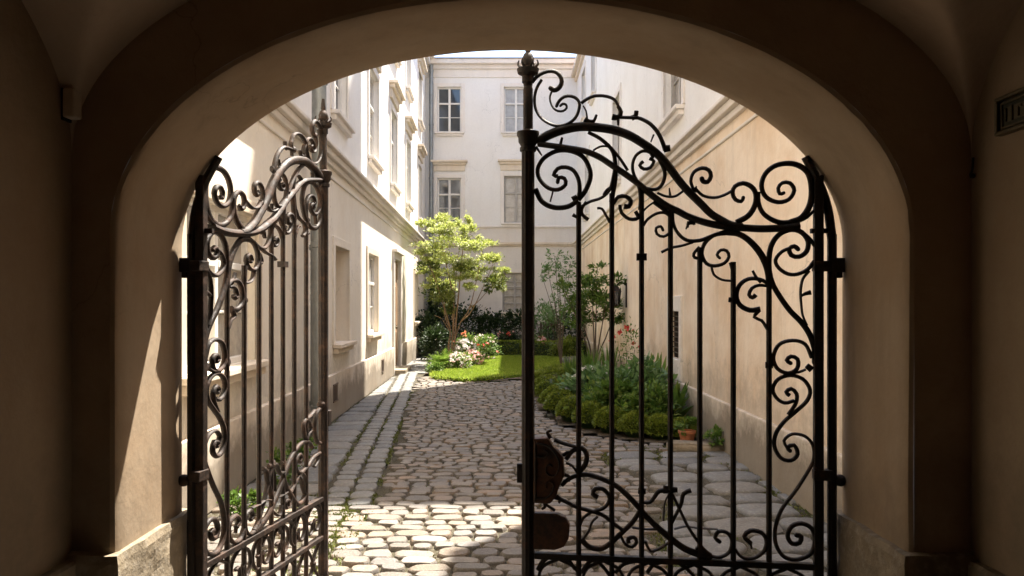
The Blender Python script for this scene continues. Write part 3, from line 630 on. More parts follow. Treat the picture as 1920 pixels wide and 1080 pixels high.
        for q in ([(1.14, 0, 1.06), (1.155, 0, 1.085), (1.135, 0, 1.095)], [(1.085, 0, .985), (1.062, 0, 1.0), (1.058, 0, .985)], [(1.078, 0, .9), (1.055, 0, .89), (1.06, 0, .87)], [(1.115, 0, .805), (1.095, 0, .79), (1.105, 0, .775)], [(1.17, 0, .78), (1.165, 0, .755), (1.18, 0, .745)]):
            m = MB(); m.sweep(catmull(q, .008), .009, .006, n=7); m.build('scroll_edge', M['iron'], lk, smooth=True)
        m = MB(); m.lathe([(.03, 0), (.03, .006), (.012, .008)], 0, 0, 14, T=lambda a, b, c: (1.15 + a, -.030 - c, .92 + b)); m.build('keyhole_plate', M['brass'], lk, smooth=True)
        m = MB(); m.box(1.262, 1.29, -.012, .012, .86, .945); m.build('latch', M['iron'], root, bevel=.003)
        m = MB()
        out = [(1.215, .73), (1.11, .73), (1.075, .715), (1.055, .68), (1.06, .62), (1.08, .585), (1.12, .57), (1.215, .57)]
        n = len(out); vv = [(u, -.02, z) for u, z in out] + [(u, .02, z) for u, z in out]
        m.add(vv, [tuple(range(n)), tuple(range(2 * n - 1, n - 1, -1))] + [(i, (i + 1) % n, n + (i + 1) % n, n + i) for i in range(n)])
        pl = m.build('cover_plate', M['rusty2'], root, bevel=.004)
        m = MB(); m.sweep(catmull([(1.165, -.024, .68), (1.17, -.03, .64), (1.14, -.034, .615), (1.11, -.03, .64), (1.105, -.024, .66)], .01), .005, n=6); m.build('ring', M['rusty'], pl, smooth=True)
        for u_, z_ in ((1.19, .71), (1.19, .59), (1.09, .70), (1.085, .60)):
            m = MB(); m.ball((u_, -.021, z_), .009, 6); m.build('rivet', M['rusty'], pl, smooth=True)
    else:
        m = MB(); m.box(GW + .01, GW + .052, -.03, .03, .95, 1.04); m.build('strike_plate', mat, root, bevel=.005)
        m = MB(); m.sweep(catmull([(GW - .03, 0, 1.06), (GW - .09, 0, 1.04), (GW - .12, 0, .96), (GW - .09, 0, .88), (GW - .04, 0, .86)], .01), .014, .01, n=8, depth=.014, nrm=N_); m.ball((GW - .03, 0, 1.08), .024); m.build('handle', mat, root, smooth=True)
    return root
M['rusty2'] = ironmat('brown_lock_rust', (.03, .017, .010), (.13, .055, .026), .42, .60)
HX = 1.302
make_gate('iron_gate', HX, 3.40, math.atan2(.12889, -.99166), M['iron'], True, 'nearly closed dark scrolled iron gate leaf with the lock case, right of the opening')
make_gate('iron_gate', -1.32, 3.40, math.atan2(1.22, .23), M['rusty'], False, 'rusty scrolled iron gate leaf swung open into the courtyard on the left')
def gate_frame(s, label):
    r = empty('gate_frame', (s * 1.36, 3.40, 0)); tag(r, label, 'gate post', 'fixed iron posts holding the gates')
    m = MB()
    pts = [(0, 0, 0), (0, 0, 1.0), (0, 0, 1.9)]
    m.sweep([(0, 0, .0), (0, 0, .6), (0, 0, 1.2), (0, 0, 1.95)], .0195, n=8, depth=.02, nrm=(0, 1, 0))
    c = catmull([(0, 0, 1.93), (-s * .018, 0, 2.06), (-s * .055, 0, 2.17), (-s * .115, 0, 2.28)], .02)
    m.sweep(c, .0195, .016, n=8, depth=.02, nrm=(0, 1, 0))
    m.build('post', M['iron'], r, smooth=True)
    m = MB(); m.box(-s * .012, s * .048, -.02, .02, 1.79, 1.85); m.box(s * .018, s * .04, -.015, .015, 1.765, 1.80); m.build('wall_bracket', M['iron'], r, bevel=.003)
    m = MB(); m.ball((s * .034, 0, .905), .026); m.sweep([(0, 0, .905), (s * .04, 0, .905)], .01); m.build('wall_bracket', M['iron'], r, smooth=True)
    m = MB(); m.box(-s * .09, s * .0, -.012, .012, 1.955, 1.975); m.build('brace', M['iron'], r)
gate_frame(1, 'fixed dark iron gate post against the right side of the arch')
gate_frame(-1, 'fixed dark iron gate post against the left side of the arch')

# ------------------------------------------------------------------ courtyard facades
class Fac:
    """local frame of a facade: s along it, d outward into the court, h up"""
    def __init__(f, p0, p1, nrm):
        f.p = Vector((*p0, 0)); v = Vector((*p1, 0)) - f.p; f.L = v.length; f.t = v.normalized(); f.n = Vector((*nrm, 0)).normalized()
        f.n = (f.n - f.t * f.n.dot(f.t)).normalized()
    def __call__(f, s, d, h):
        q = f.p + f.t * s + f.n * d; return (q.x, q.y, h)
def wall_mesh(root, f, s0, s1, H0, H1, ops, split, mats, depth=.16):
    m = MB()
    S = sorted({s0, s1, *[v for o in ops for v in o[:2]]}); Hh = sorted({H0, H1, split, *[v for o in ops for v in o[2:4]]})
    S = [s for s in S if s0 <= s <= s1]; Hh = [h for h in Hh if H0 <= h <= H1]
    for i in range(len(S) - 1):
        for j in range(len(Hh) - 1):
            cs, ch = (S[i] + S[i + 1]) / 2, (Hh[j] + Hh[j + 1]) / 2
            if any(o[0] < cs < o[1] and o[2] < ch < o[3] for o in ops): continue
            m.add([f(S[i], 0, Hh[j]), f(S[i + 1], 0, Hh[j]), f(S[i + 1], 0, Hh[j + 1]), f(S[i], 0, Hh[j + 1])], [(0, 1, 2, 3)], 0 if ch < split else 1)
    for o in ops:
        a, b, c, d = o[:4]; dp = -(o[4] if len(o) > 4 else depth); mi = 0 if (c + d) / 2 < split else 1
        q = [f(a, 0, c), f(b, 0, c), f(b, 0, d), f(a, 0, d), f(a, dp, c), f(b, dp, c), f(b, dp, d), f(a, dp, d)]
        m.add(q, [(0, 1, 5, 4), (1, 2, 6, 5), (2, 3, 7, 6), (3, 0, 4, 7)], mi)
    return m.build('wall', mats, root, recalc=False)
def strip(root, f, s0, s1, prof, mat, name):
    """moulding: prof = list of (h0,h1,d)"""
    m = MB()
    for h0, h1, d in prof: m.box(s0, s1, -.02, d, h0, h1, f)
    return m.build(name, mat, root, bevel=.012)
def window(root, f, a, b, c, d, dp=.16, style='cross', pane='glass', frame='woodw', sill=True, hood=None, surround=None, transom=.64):
    m = MB(); fw = .055; D0 = -dp + .002; D1 = -dp + .06
    H = d - c; W = b - a; cx = (a + b) / 2; tz = c + H * transom
    m.box(a, a + fw, D0, D1, c, d, f); m.box(b - fw, b, D0, D1, c, d, f)
    m.box(a + fw, b - fw, D0, D1, d - fw, d, f); m.box(a + fw, b - fw, D0, D1, c, c + fw, f)
    if style != 'blind':
        m.box(cx - .04, cx + .04, D0, D1 + .012, c + fw, d - fw, f)
        m.box(a + fw, cx - .04, D0, D1 + .016, tz - .03, tz + .03, f); m.box(cx + .04, b - fw, D0, D1 + .016, tz - .03, tz + .03, f)
        zm = c + fw + (tz - c - fw) / 2
        if style == 'cross':
            for p, q in ((a + fw, cx - .04), (cx + .04, b - fw)): m.box(p, q, D0, D1 - .02, zm - .012, zm + .012, f)
        if style == 'grid':
            for k in range(1, 5):
                z = c + fw + (H - 2 * fw) * k / 5
                for p, q in ((a + fw, cx - .04), (cx + .04, b - fw)): m.box(p, q, D0, D1 - .01, z - .02, z + .02, f)
    w_ = m.build('window', M[frame], root, bevel=.006)
    m = MB(); m.add([f(a, -dp + .012, c), f(b, -dp + .012, c), f(b, -dp + .012, d), f(a, -dp + .012, d)], [(0, 1, 2, 3)])
    m.build('pane', M[pane], w_, recalc=False)
    if sill:
        m = MB(); m.box(a - .10, b + .10, -.02, .13, c - .06, c, f); m.box(a - .06, b + .06, -.02, .08, c - .14, c - .06, f); m.build('sill', M['trimw'] if c > 3.9 else M['trim'], w_, bevel=.01)
    if hood:
        m = MB(); m.box(a - .22, b + .22, -.02, .20, d + hood, d + hood + .07, f); m.box(a - .17, b + .17, -.02, .13, d + hood - .09, d + hood, f); m.box(a - .13, b + .13, -.02, .06, d + hood - .3, d + hood - .09, f)
        m.build('hood', M['trim'], w_, bevel=.01)
    if surround:
        m = MB(); s_ = .13; e = .028
        m.box(a - s_, a, -.02, e, c, d + s_, f); m.box(b, b + s_, -.02, e, c, d + s_, f); m.box(a, b, -.02, e, d, d + s_, f)
        m.build('surround', M[surround], w_, bevel=.008)
    return w_
def cornice(root, f, s0, s1, z=3.83, name='cornice', mat='trimw'):
    return strip(root, f, s0, s1, [(z - .38, z - .345, .022), (z - .22, z - .14, .05), (z - .14, z - .05, .11), (z - .05, z, .17)], M[mat], name)

LX = lambda y: -2.25 - .0295 * y
RX = lambda y: 2.41 - .0035 * y
YBK = 28.5
# left wing
fl = Fac((LX(YB), YB), (LX(YBK), YBK), (1, 0))
left = empty('courtyard_building', (LX(16), 16, 0)); tag(left, 'pale three storey wing along the left of the courtyard, partly in sun', 'building')
left_loc = Vector(left.location)
def Lp(f):          # local-to-parent helper: facade points relative to the root
    g = lambda s, d, h: tuple(Vector(f(s, d, h)) - f.root)
    return g
fl.root = left_loc; FL = Lp(fl)
y2s = lambda y: (y - YB) / fl.t.y
opsL = []; winL = []
def LW(y0, y1, c, d, **k):
    a, b = y2s(y0), y2s(y1); opsL.append((a, b, c, d, k.get('dp', .16))); winL.append((a, b, c, d, k))
LW(5.9, 7.75, 1.12, 2.5, surround='trim', pane='lace', dp=.14)
LW(11.65, 12.85, 1.08, 2.52, style='blind', pane='blindwall', frame='blindwall', dp=.26, surround='cream2')
LW(14.85, 16.2, 1.10, 2.62, surround='trim', pane='lace', dp=.12)
LW(24.2, 25.3, 1.15, 2.6, surround='trim', dp=.2)
for i, (y0, y1) in enumerate(((4.3, 5.3), (7.9, 9.0), (11.5, 12.7), (15.0, 16.3), (18.35, 19.6), (21.8, 23.0), (25.6, 26.8))):
    LW(y0, y1, 4.45, 6.2, hood=.5, surround='trimw', pane='lace' if i in (0, 3) else 'glass', dp=.14)
    LW(y0, y1, 7.6, 9.2, hood=.3, surround='trimw', dp=.14)
dA, dB = y2s(18.9), y2s(20.25)
opsL.append((dA, dB, 0, 2.75, .13))
M['blindwall'] = plaster('niche_plaster', (.56, .46, .34), (.8, .7, .6), .5, .004)
M['cream2'] = M['cream']
wall_mesh(left, FL, 0, fl.L, 0, 10.6, opsL, 3.7, [M['cream'], M['white']])
for a, b, c, d, k in winL: window(left, FL, a, b, c, d, **k)
cornice(left, FL, 0, fl.L)
for a, b in ((0, dA - .18), (dB + .18, fl.L)):
    strip(left, FL, a, b, [(0, .66, .045)], M['plinth'], 'plinth')
strip(left, FL, 0, fl.L, [(10.0, 10.15, .08), (10.15, 10.35, .2), (10.35, 10.6, .34)], M['trimw'], 'eaves')
m = MB(); m.box(dA, dB, -.125, -.07, .12, 2.75, FL)
cx = (dA + dB) / 2
for s0, s1 in ((dA + .06, cx - .02), (cx + .02, dB - .06)):
    m.box(s0, s1, -.07, -.045, .2, 2.2, FL); m.box(s0 + .1, s1 - .1, -.045, -.03, .35, 1.0, FL); m.box(s0 + .1, s1 - .1, -.045, -.03, 1.15, 2.1, FL)
m.box(dA + .06, dB - .06, -.07, -.04, 2.28, 2.68, FL)
dr = m.build('door', M['door'], left, bevel=.008)
m = MB(); m.ball(FL(cx + .07, -.01, 1.1), .035); m.build('handle', M['brass'], dr, smooth=True)
m = MB(); m.box(dA - .16, dA, -.02, .05, 0, 2.9, FL); m.box(dB, dB + .16, -.02, .05, 0, 2.9, FL); m.box(dA, dB, -.02, .05, 2.75, 2.9, FL)
m.box(dA - .2, dB + .2, -.02, .12, 2.9, 2.97, FL); m.build('door_surround', M['trimw'], left, bevel=.008)
m = MB(); m.box(dA - .1, dB + .1, -.2, .3, 0, .12, FL); m.build('doorstep', M['stoneblock'], left, bevel=.01)
for y in (11.35, 16.5):
    m = MB(); a = y2s(y); m.box(a, a + .34, .046, .052, .26, .52, FL)
    m.box(a, a + .34, .052, .060, .5, .52, FL); m.box(a, a + .34, .052, .060, .26, .28, FL)
    for k in range(1, 6): m.box(a + .05 * k, a + .05 * k + .012, .052, .060, .28, .5, FL)
    m.build('vent', M['benchwood'], left)
m = MB()   # body and roof
FLb = FL
m.box(0, fl.L + .0, -6, -.36, 0, 10.55, FL); m.build('body', M['cream'], left)
m = MB(); m.add([FL(-.0, .45, 10.6), FL(fl.L, .45, 10.6), FL(fl.L, -3.5, 13), FL(0, -3.5, 13), FL(0, -6, 10.6), FL(fl.L, -6, 10.6)], [(0, 1, 2, 3), (3, 2, 5, 4), (0, 3, 4), (1, 5, 2)]); m.build('roof', M['tile'], left)

def downpipe(f, s, h0, h1, label, r=.055, off=.10, col='zinc'):
    root = empty('downpipe', f(s, off, 0)); tag(root, label, 'downpipe')
    m = MB(); m.lathe([(r, h0), (r, h1)], 0, 0, 14)
    m.build('pipe', M[col], root, smooth=True)
    z = h0 + .4
    while z < h1:
        m = MB(); m.lathe([(r + .003, z - .035), (r + .014, z - .03), (r + .014, z + .03), (r + .003, z + .035)], 0, 0, 14)
        m.box(-.006, .006, -.01, .01, z - .01, z + .01)
        m.build('bracket', M[col], root, smooth=True); z += 1.9
fl0 = Fac((LX(YB), YB), (LX(YBK), YBK), (1, 0))
downpipe(fl0, y2s(8.95) + .35, .05, 10.0, 'grey zinc downpipe on the left wing, seen through the open gate leaf', .085, .28)
downpipe(fl0, y2s(9.75), .05, 3.4, 'thin grey downpipe below the cornice beside the thicker downpipe', .04, .12)

# rear wing
fb = Fac((LX(YBK), YBK), (RX(YBK), YBK), (0, -1)); bl = Vector((0, YBK, 0)); fb.root = bl; FB = Lp(fb)
back = empty('courtyard_building', bl); tag(back, 'pale grey three storey wing closing the far end of the courtyard', 'building')
bs_ = lambda px: (px - 960) / 1500 * YBK - LX(YBK)
bh = lambda py: (572 - py) / 1500 * YBK + EYE
A = (bs_(820), bs_(865)); B_ = (bs_(945), bs_(990))
opsB = [(A[0], A[1], bh(248), bh(163), .14), (B_[0], B_[1], bh(248), bh(163), .14),
        (A[0], A[1], bh(418), bh(334), .14), (B_[0], B_[1], bh(418), bh(330), .14),
        (bs_(942), bs_(988), bh(585), bh(511), .16), (A[0] - .2, A[1] - .2, bh(585), bh(511), .16)]
wall_mesh(back, FB, 0, fb.L, 0, 10.3, opsB, 4.4, [M['greylow'], M['greyplast']])
styles = [dict(pane='glass', surround='trimw'), dict(pane='lace', surround='trimw'), dict(pane='glass', hood=.55, surround='trimw'), dict(pane='lace', hood=.5, surround='trimw', frame='woodg'),
          dict(style='grid', pane='lace', frame='woodg', dp=.16), dict(style='grid', pane='glass', frame='woodg', dp=.16)]
for o, k in zip(opsB, styles): window(back, FB, *o[:4], **{'dp': .14, **k})
strip(back, FB, 0, fb.L, [(bh(427), bh(423), .06)], M['trimw'], 'string_course')
strip(back, FB, 0, fb.L, [(bh(462), bh(459), .05), (bh(459), bh(454), .10)], M['trim'], 'string_course')
strip(back, FB, 0, fb.L, [(9.75, 9.8, .04), (9.8, 10.05, .02), (10.05, 10.2, .09), (10.2, 10.36, .26)], M['trimw'], 'eaves')
m = MB(); m.box(-1, fb.L + 1, -6, -.3, 0, 10.3, FB); m.build('body', M['greylow'], back)
m = MB(); m.add([FB(-.4, .32, 10.38), FB(fb.L + .4, .32, 10.38), FB(fb.L + .4, -5, 11.2), FB(-.4, -5, 11.2)], [(0, 1, 2, 3)]); m.build('roof', M['tile'], back)
downpipe(Fac((LX(YBK), YBK), (RX(YBK), YBK), (0, -1)), .22, .05, 10.2, 'dark downpipe in the far left corner of the courtyard', .07, .12)

# right wing
fr = Fac((RX(YB), YB), (RX(YBK), YBK), (-1, 0)); rl = Vector((RX(16), 16, 0)); fr.root = rl; FR = Lp(fr)
right = empty('courtyard_building', rl); tag(right, 'shaded apricot wing along the right of the courtyard with a plain long wall', 'building')
r2s = lambda y: (y - YB) / fr.t.y
winR = [(r2s(11.1), r2s(12.4), 4.42, 6.3, dict(surround='trimw', frame='woodg', pane='lace')),
        (r2s(5.2), r2s(6.4), 4.42, 6.3, dict(surround='trimw')),
        (r2s(22.2), r2s(23.3), 7.6, 9.2, dict(surround='trimw', frame='woodg')), (r2s(25.2), r2s(26.4), 7.6, 9.2, dict(surround='trimw', frame='woodg')),
        (r2s(17.3), r2s(18.5), 7.6, 9.2, dict(surround='trimw')), (r2s(17.3), r2s(18.5), 4.42, 6.3, dict(surround='trimw', frame='woodg')),
        (r2s(24.0), r2s(25.2), 4.42, 6.3, dict(surround='trimw', frame='woodg'))]
barw = (r2s(11.25), r2s(11.95), .88, 1.56)
opsR = [w_[:4] + (.16,) for w_ in winR] + [barw + (.2,)]
segs = [(0, r2s(9.4), 11.0), (r2s(9.4), r2s(16.15), 9.0), (r2s(16.15), r2s(21.7), 24.4), (r2s(21.7), fr.L, 10.0)]  # unseen heights set to shape the court shadows; the tall tower segment is added
ms = MB()
S = sorted({0, fr.L, *[s[0] for s in segs], *[v for o in opsR for v in o[:2]]})
Hs = sorted({0, 3.65, 9.0, 11.0, 10.0, 24.4, *[v for o in opsR for v in o[2:4]]})
for i in range(len(S) - 1):
    cs = (S[i] + S[i + 1]) / 2; Ht = [s[2] for s in segs if s[0] < cs < s[1]][0]
    for j in range(len(Hs) - 1):
        ch = (Hs[j] + Hs[j + 1]) / 2
        if ch > Ht or any(o[0] < cs < o[1] and o[2] < ch < o[3] for o in opsR): continue
        ms.add([FR(S[i], 0, Hs[j]), FR(S[i + 1], 0, Hs[j]), FR(S[i + 1], 0, Hs[j + 1]), FR(S[i], 0, Hs[j + 1])], [(0, 1, 2, 3)], 0 if ch < 3.65 else 1)
for o in opsR:
    a, b, c, d, dp = o; q = [FR(a, 0, c), FR(b, 0, c), FR(b, 0, d), FR(a, 0, d), FR(a, -dp, c), FR(b, -dp, c), FR(b, -dp, d), FR(a, -dp, d)]
    ms.add(q, [(0, 1, 5, 4), (1, 2, 6, 5), (2, 3, 7, 6), (3, 0, 4, 7)], 1 if c > 3.6 else 0)
ms.build('wall', [M['apricot'], M['white']], right, recalc=False)
for w_ in winR: window(right, FR, *w_[:4], **w_[4])
cornice(right, FR, 0, fr.L, 3.86)
strip(right, FR, 0, fr.L, [(0, .57, .04)], M['plinth'], 'plinth')
m = MB()
for a, b, H in segs: m.box(a, b, -5.2 if H < 20 else -5.6, -.3, 0, H - .02, FR)
m.build('body', M['apricot'], right)
m = MB()
a, b = segs[2][0], segs[2][1]
# added out-of-view tower top, outline shaped for its cast shadow
m.add([FR(a, .0, 25.8), FR(b - 1.9, .0, 24.6), FR(b, 0, 26.4), FR(b, 0, 24.4), FR(a, -5.6, 25.8), FR(b - 1.9, -5.6, 24.6), FR(b, -5.6, 26.4), FR(b, -5.6, 24.4), FR(a, 0, 24.4), FR(a, -5.6, 24.4)],
      [(8, 0, 1, 2, 3), (7, 6, 5, 4, 9), (0, 4, 5, 1), (1, 5, 6, 2), (2, 6, 7, 3), (8, 9, 4, 0)])
for (a, b, H) in (segs[0], segs[1], segs[3]):
    m.add([FR(a, .05, H), FR(b, .05, H), FR(b, -5, H + .25), FR(a, -5, H + .25), FR(a, .05, H - .12), FR(b, .05, H - .12), FR(b, -5, H + .1), FR(a, -5, H + .1)],
          [(0, 1, 2, 3), (7, 6, 5, 4), (0, 4, 5, 1), (1, 5, 6, 2), (2, 6, 7, 3), (3, 7, 4, 0)])
m.build('roof', M['tile'], right)
strip(right, FR, segs[3][0], fr.L, [(9.6, 9.75, .08), (9.75, 9.9, .2)], M['trim'], 'eaves')
# barred opening with pale surround
a, b, c, d = barw; m = MB()
m.box(a - .13, a, -.02, .03, c - .3, d + .22, FR); m.box(b, b + .13, -.02, .03, c - .3, d + .22, FR); m.box(a, b, -.02, .03, d, d + .22, FR); m.box(a, b, -.02, .034, c - .3, c, FR)
m.build('stone_surround', M['trimw'], right, bevel=.008)
m = MB(); m.add([FR(a, -.19, c), FR(b, -.19, c), FR(b, -.19, d), FR(a, -.19, d)], [(0, 1, 2, 3)]); m.build('opening', M['bronzed'], right, recalc=False)
m = MB()
for k in range(7):
    s = a + (b - a) * (k + .5) / 7; m.box(s - .012, s + .012, -.07, -.046, c, d, FR)
for k in range(1, 9):
    z = c + (d - c) * k / 9; m.box(a, b, -.045, -.03, z - .008, z + .008, FR)
m.build('grille', M['rusty'], right)

# wall lantern on the right wall
def lantern():
    q = fr(r2s(16.4), 0, 1.85); r = empty('wall_lantern', q); tag(r, 'dark iron wall lantern on a bracket on the apricot wall', 'wall lamp')
    m = MB(); m.box(-.02, 0, -.05, .05, -.25, .25); m.sweep(catmull([(0, 0, .2), (-.12, 0, .27), (-.22, 0, .2)], .03), .012); m.build('bracket', M['iron'], r, smooth=True)
    m = MB(); m.lathe([(.02, .2), (.05, .17), (.11, .09), (.115, .07)], -.22, 0, 6); m.lathe([(.02, -.22), (.06, -.20), (.07, -.18)], -.22, 0, 6)
    for k in range(6):
        an = k * math.pi / 3; m.sweep([(-.22 + .065 * math.cos(an), .065 * math.sin(an), -.19), (-.22 + .1 * math.cos(an), .1 * math.sin(an), .08)], .008, n=5)
    m.build('frame', M['iron'], r)
    m = MB(); m.lathe([(.058, -.18), (.092, .07)], -.22, 0, 6); m.build('lamp_glass', M['glass'], r)
lantern()

# ------------------------------------------------------------------ ground
def poly_in(p, poly):
    x, y = p; c = False; j = len(poly) - 1
    for i in range(len(poly)):
        xi, yi = poly[i]; xj, yj = poly[j]
        if (yi > y) != (yj > y) and x < (xj - xi) * (y - yi) / (yj - yi) + xi: c = not c
        j = i
    return c
def sheet(name, poly, z, mat, kind='structure'):
    m = MB(); m.add([(x, y, z) for x, y in poly], [tuple(range(len(poly)))]); o = m.build(name, mat, None, recalc=False)
    return tag(o, kind=kind)
sheet('ground', [(-60, -40), (60, -40), (60, 90), (-60, 90)], -.03, M['soil'])
sheet('paving_bed', [(LX(-1.5) - .0, -1.2), (2.45, -1.2), (2.45, 17.7), (1.0, 17.7), (-1.2, 17.7), (-1.9, 18.6), (-1.9, 26.5), (LX(26.5), 26.5)], -.004, M['joint'])
EDGE = [tuple(v[:2]) for v in catmull([(.42, 17.3, 0), (.46, 15.5, 0), (.50, 14.0, 0), (.50, 12.7, 0), (.56, 11.6, 0), (.74, 10.7, 0), (1.0, 10.05, 0), (1.35, 9.65, 0), (1.8, 9.35, 0), (2.42, 9.2, 0)], .15)]
BED = EDGE + [(2.42, 27.9), (.4, 27.9)]
LAWN = [tuple(v[:2]) for v in catmull([(-1.86, 18.6, 0), (-1.72, 17.8, 0), (-1.35, 17.2, 0), (-.75, 17.0, 0), (-.2, 17.4, 0), (.35, 18.0, 0), (.9, 18.6, 0), (1.35, 19.9, 0), (1.6, 21.5, 0), (1.5, 23.2, 0), (1.0, 24.1, 0), (.2, 24.4, 0), (-.5, 24.0, 0), (-.85, 22.6, 0), (-1.0, 21.0, 0), (-1.35, 19.6, 0), (-1.86, 18.6, 0)], .2)][:-1]
GARDEN = [(-1.95, 18.3), (-1.7, 17.6), (-1.3, 17.05), (-.7, 16.85), (0, 17.2), (.42, 17.3), (.45, 27.95), (-1.1, 27.95), (-2.95, 27.95), (-2.95, 25.4), (-1.98, 24.6), (-1.98, 19.5)]
def mound(name, poly, mat, z0=.01, amp=.05):
    xs = [p[0] for p in poly]; ys = [p[1] for p in poly]; m = MB(); st = .22
    vid = {}; vv = []; ff = []
    def V(i, j):
        if (i, j) not in vid:
            x, y = min(xs) + i * st, min(ys) + j * st
            vid[(i, j)] = len(vv); vv.append((x, y, z0 + amp * (noise.noise(Vector((x, y, 0))) + .5)))
        return vid[(i, j)]
    for i in range(int((max(xs) - min(xs)) / st) + 1):
        for j in range(int((max(ys) - min(ys)) / st) + 1):
            if poly_in((min(xs) + (i + .5) * st, min(ys) + (j + .5) * st), poly): ff.append((V(i, j), V(i + 1, j), V(i + 1, j + 1), V(i, j + 1)))
    m.add(vv, ff); o = m.build(name, mat, None, smooth=True, recalc=False); return tag(o, kind='structure')
mound('planting_bed', BED, M['soil']); mound('garden_soil', GARDEN, M['soil'])
sheet('lawn_ground', LAWN, .095, M['lawn'])

rng = random.Random(11)
XE = lambda y: -1.12 - .088 * (y - 6.4) if y > 6.4 else -1.12
def stone_at(m, cx, cy, rx, ry, ang, p, h, rg, seg=14, flat=.75):
    jit = [rg.uniform(.90, 1.04) for _ in range(seg)]
    tx, ty = rg.uniform(-.035, .035), rg.uniform(-.035, .035)
    vs_ = []
    for sc, z in ((1.0, -.01), (.985, h * .45), (.93, h * .8), (flat, h), (flat * .5, h * 1.06)):
        for k in range(seg):
            a = 2 * math.pi * k / seg; ca, sa = math.cos(a), math.sin(a)
            q = (abs(ca) ** p + abs(sa) ** p) ** (-1 / p)
            x, y = rx * q * ca * jit[k] * sc, ry * q * sa * jit[k] * sc
            zz = z + (x * tx + y * ty if z > 0 else 0)
            X = cx + x * math.cos(ang) - y * math.sin(ang); Y = cy + x * math.sin(ang) + y * math.cos(ang)
            vs_.append((X, Y, zz + .004 * noise.noise(Vector((X * 9, Y * 9, 0)))))
    fs = []
    for r_ in range(4):
        for k in range(seg):
            j = (k + 1) % seg; fs.append((r_ * seg + k, r_ * seg + j, (r_ + 1) * seg + j, (r_ + 1) * seg + k))
    fs.append(tuple(4 * seg + k for k in range(seg)))
    m.add(vs_, fs)
cob = MB(); slabs = MB()
def right_slab(x, y): return x > 1.05 + .35 * max(0, (6.2 - y)) * 0 + (.0 if y < 8.7 else 9) and y > 4.2
def cob_ok(x, y):
    if x < LX(y) + .05 or x > RX(y) - .02: return False
    if y > 9.0 and (poly_in((x, y), BED)): return False
    if y > 16.5 and poly_in((x, y), GARDEN): return False
    if y > 18.2: return False
    if y > 6.45 and x < XE(y) + .04: return False
    if y > 4.5 and y < 8.9 and x > 1.15 + .18 * math.sin(y * 2): return False
    if y < YB and (x < XL or x > XR): return False
    if abs(y - YB) < .6 and y < YB + .1 and abs(x) > ARA - .03: return False
    return True
y = -.9
while y < 18.3:
    dep = rng.uniform(.12, .175) if y < 7 else rng.uniform(.12, .18)
    x = -2.9 + rng.uniform(0, .2)
    ph = rng.uniform(0, 6)
    while x < 2.5:
        wd = rng.uniform(.14, .29) if y < 7 else rng.uniform(.12, .23)
        wob = .05 * math.sin(x * 1.7 + y * .6) + .10 * math.sin(x * .8 + 1.3) + (.035 * noise.noise(Vector((x * 3, y * 3, 5))))
        cx, cy = x + wd / 2 - .02 * (y - 7) * 0, y + dep / 2 + wob + rng.uniform(-.014, .014)
        # beyond the near rows the courses drift to follow the lane
        if cob_ok(cx, cy):
            stone_at(cob, cx, cy, wd / 2 - .005, dep / 2 * rng.uniform(.93, 1.02) - .003, rng.uniform(-.08, .08) + (.12 * noise.noise(Vector((x, y, 9))) if y > 7 else 0), rng.uniform(3.2, 5.0) if y < 7.5 else rng.uniform(2.6, 3.8), rng.uniform(.016, .030), rng, flat=.89)
        x += wd
    y += dep
# two rows of edging setts
for off in (-.12, -.34):
    y = 6.5
    while y < 24.5:
        L_ = rng.uniform(.18, .32)
        stone_at(slabs, XE(y + L_ / 2) + off + rng.uniform(-.01, .01), y + L_ / 2,   .102, L_ / 2 - .006, .088, 4.5, .032, rng)
        y += L_
# flagstones on the left footway
y = 6.5
while y < 25.2:
    L_ = rng.uniform(.30, .62)
    x0 = LX(y) + .06; x1 = XE(y + L_ / 2) - .47
    cuts = [x0, x1] if x1 - x0 < .6 or rng.random() < .35 else [x0, x0 + (x1 - x0) * rng.uniform(.4, .62), x1]
    if y > 19: cuts = [x0, (x0 + XE(19)) / 2, XE(19) - .47] if XE(19) - .47 > x0 + .3 else [x0, -1.98]
    for a, b in zip(cuts[:-1], cuts[1:]):
        if b - a > .1: stone_at(slabs, (a + b) / 2, y + L_ / 2 + rng.uniform(-.02, .02), (b - a) / 2 - .008, L_ / 2 - .009, rng.uniform(-.03, .03), 7, rng.uniform(.026, .034), rng, seg=20, flat=.9)
    y += L_
# irregular big slabs on the right
y = 4.4
while y < 8.95:
    L_ = rng.uniform(.3, .5); x = 1.2 + .18 * math.sin((y + .2) * 2)
    while x < 2.38:
        wd = rng.uniform(.35, .62)
        if x + wd > 2.38: wd = 2.4 - x
        if wd > .12: stone_at(slabs, x + wd / 2, y + L_ / 2 + rng.uniform(-.03, .03) + .1 * (x - 1.7), wd / 2 - .012, L_ / 2 - .012, .12 + rng.uniform(-.06, .06), 4.2, rng.uniform(.026, .036), rng, seg=18, flat=.88)
        x += wd
    y += L_
tag(cob.build('cobblestones', M['cobble'], None, smooth=True), kind='structure')
tag(slabs.build('footway', M['slab'], None, smooth=True), kind='structure')

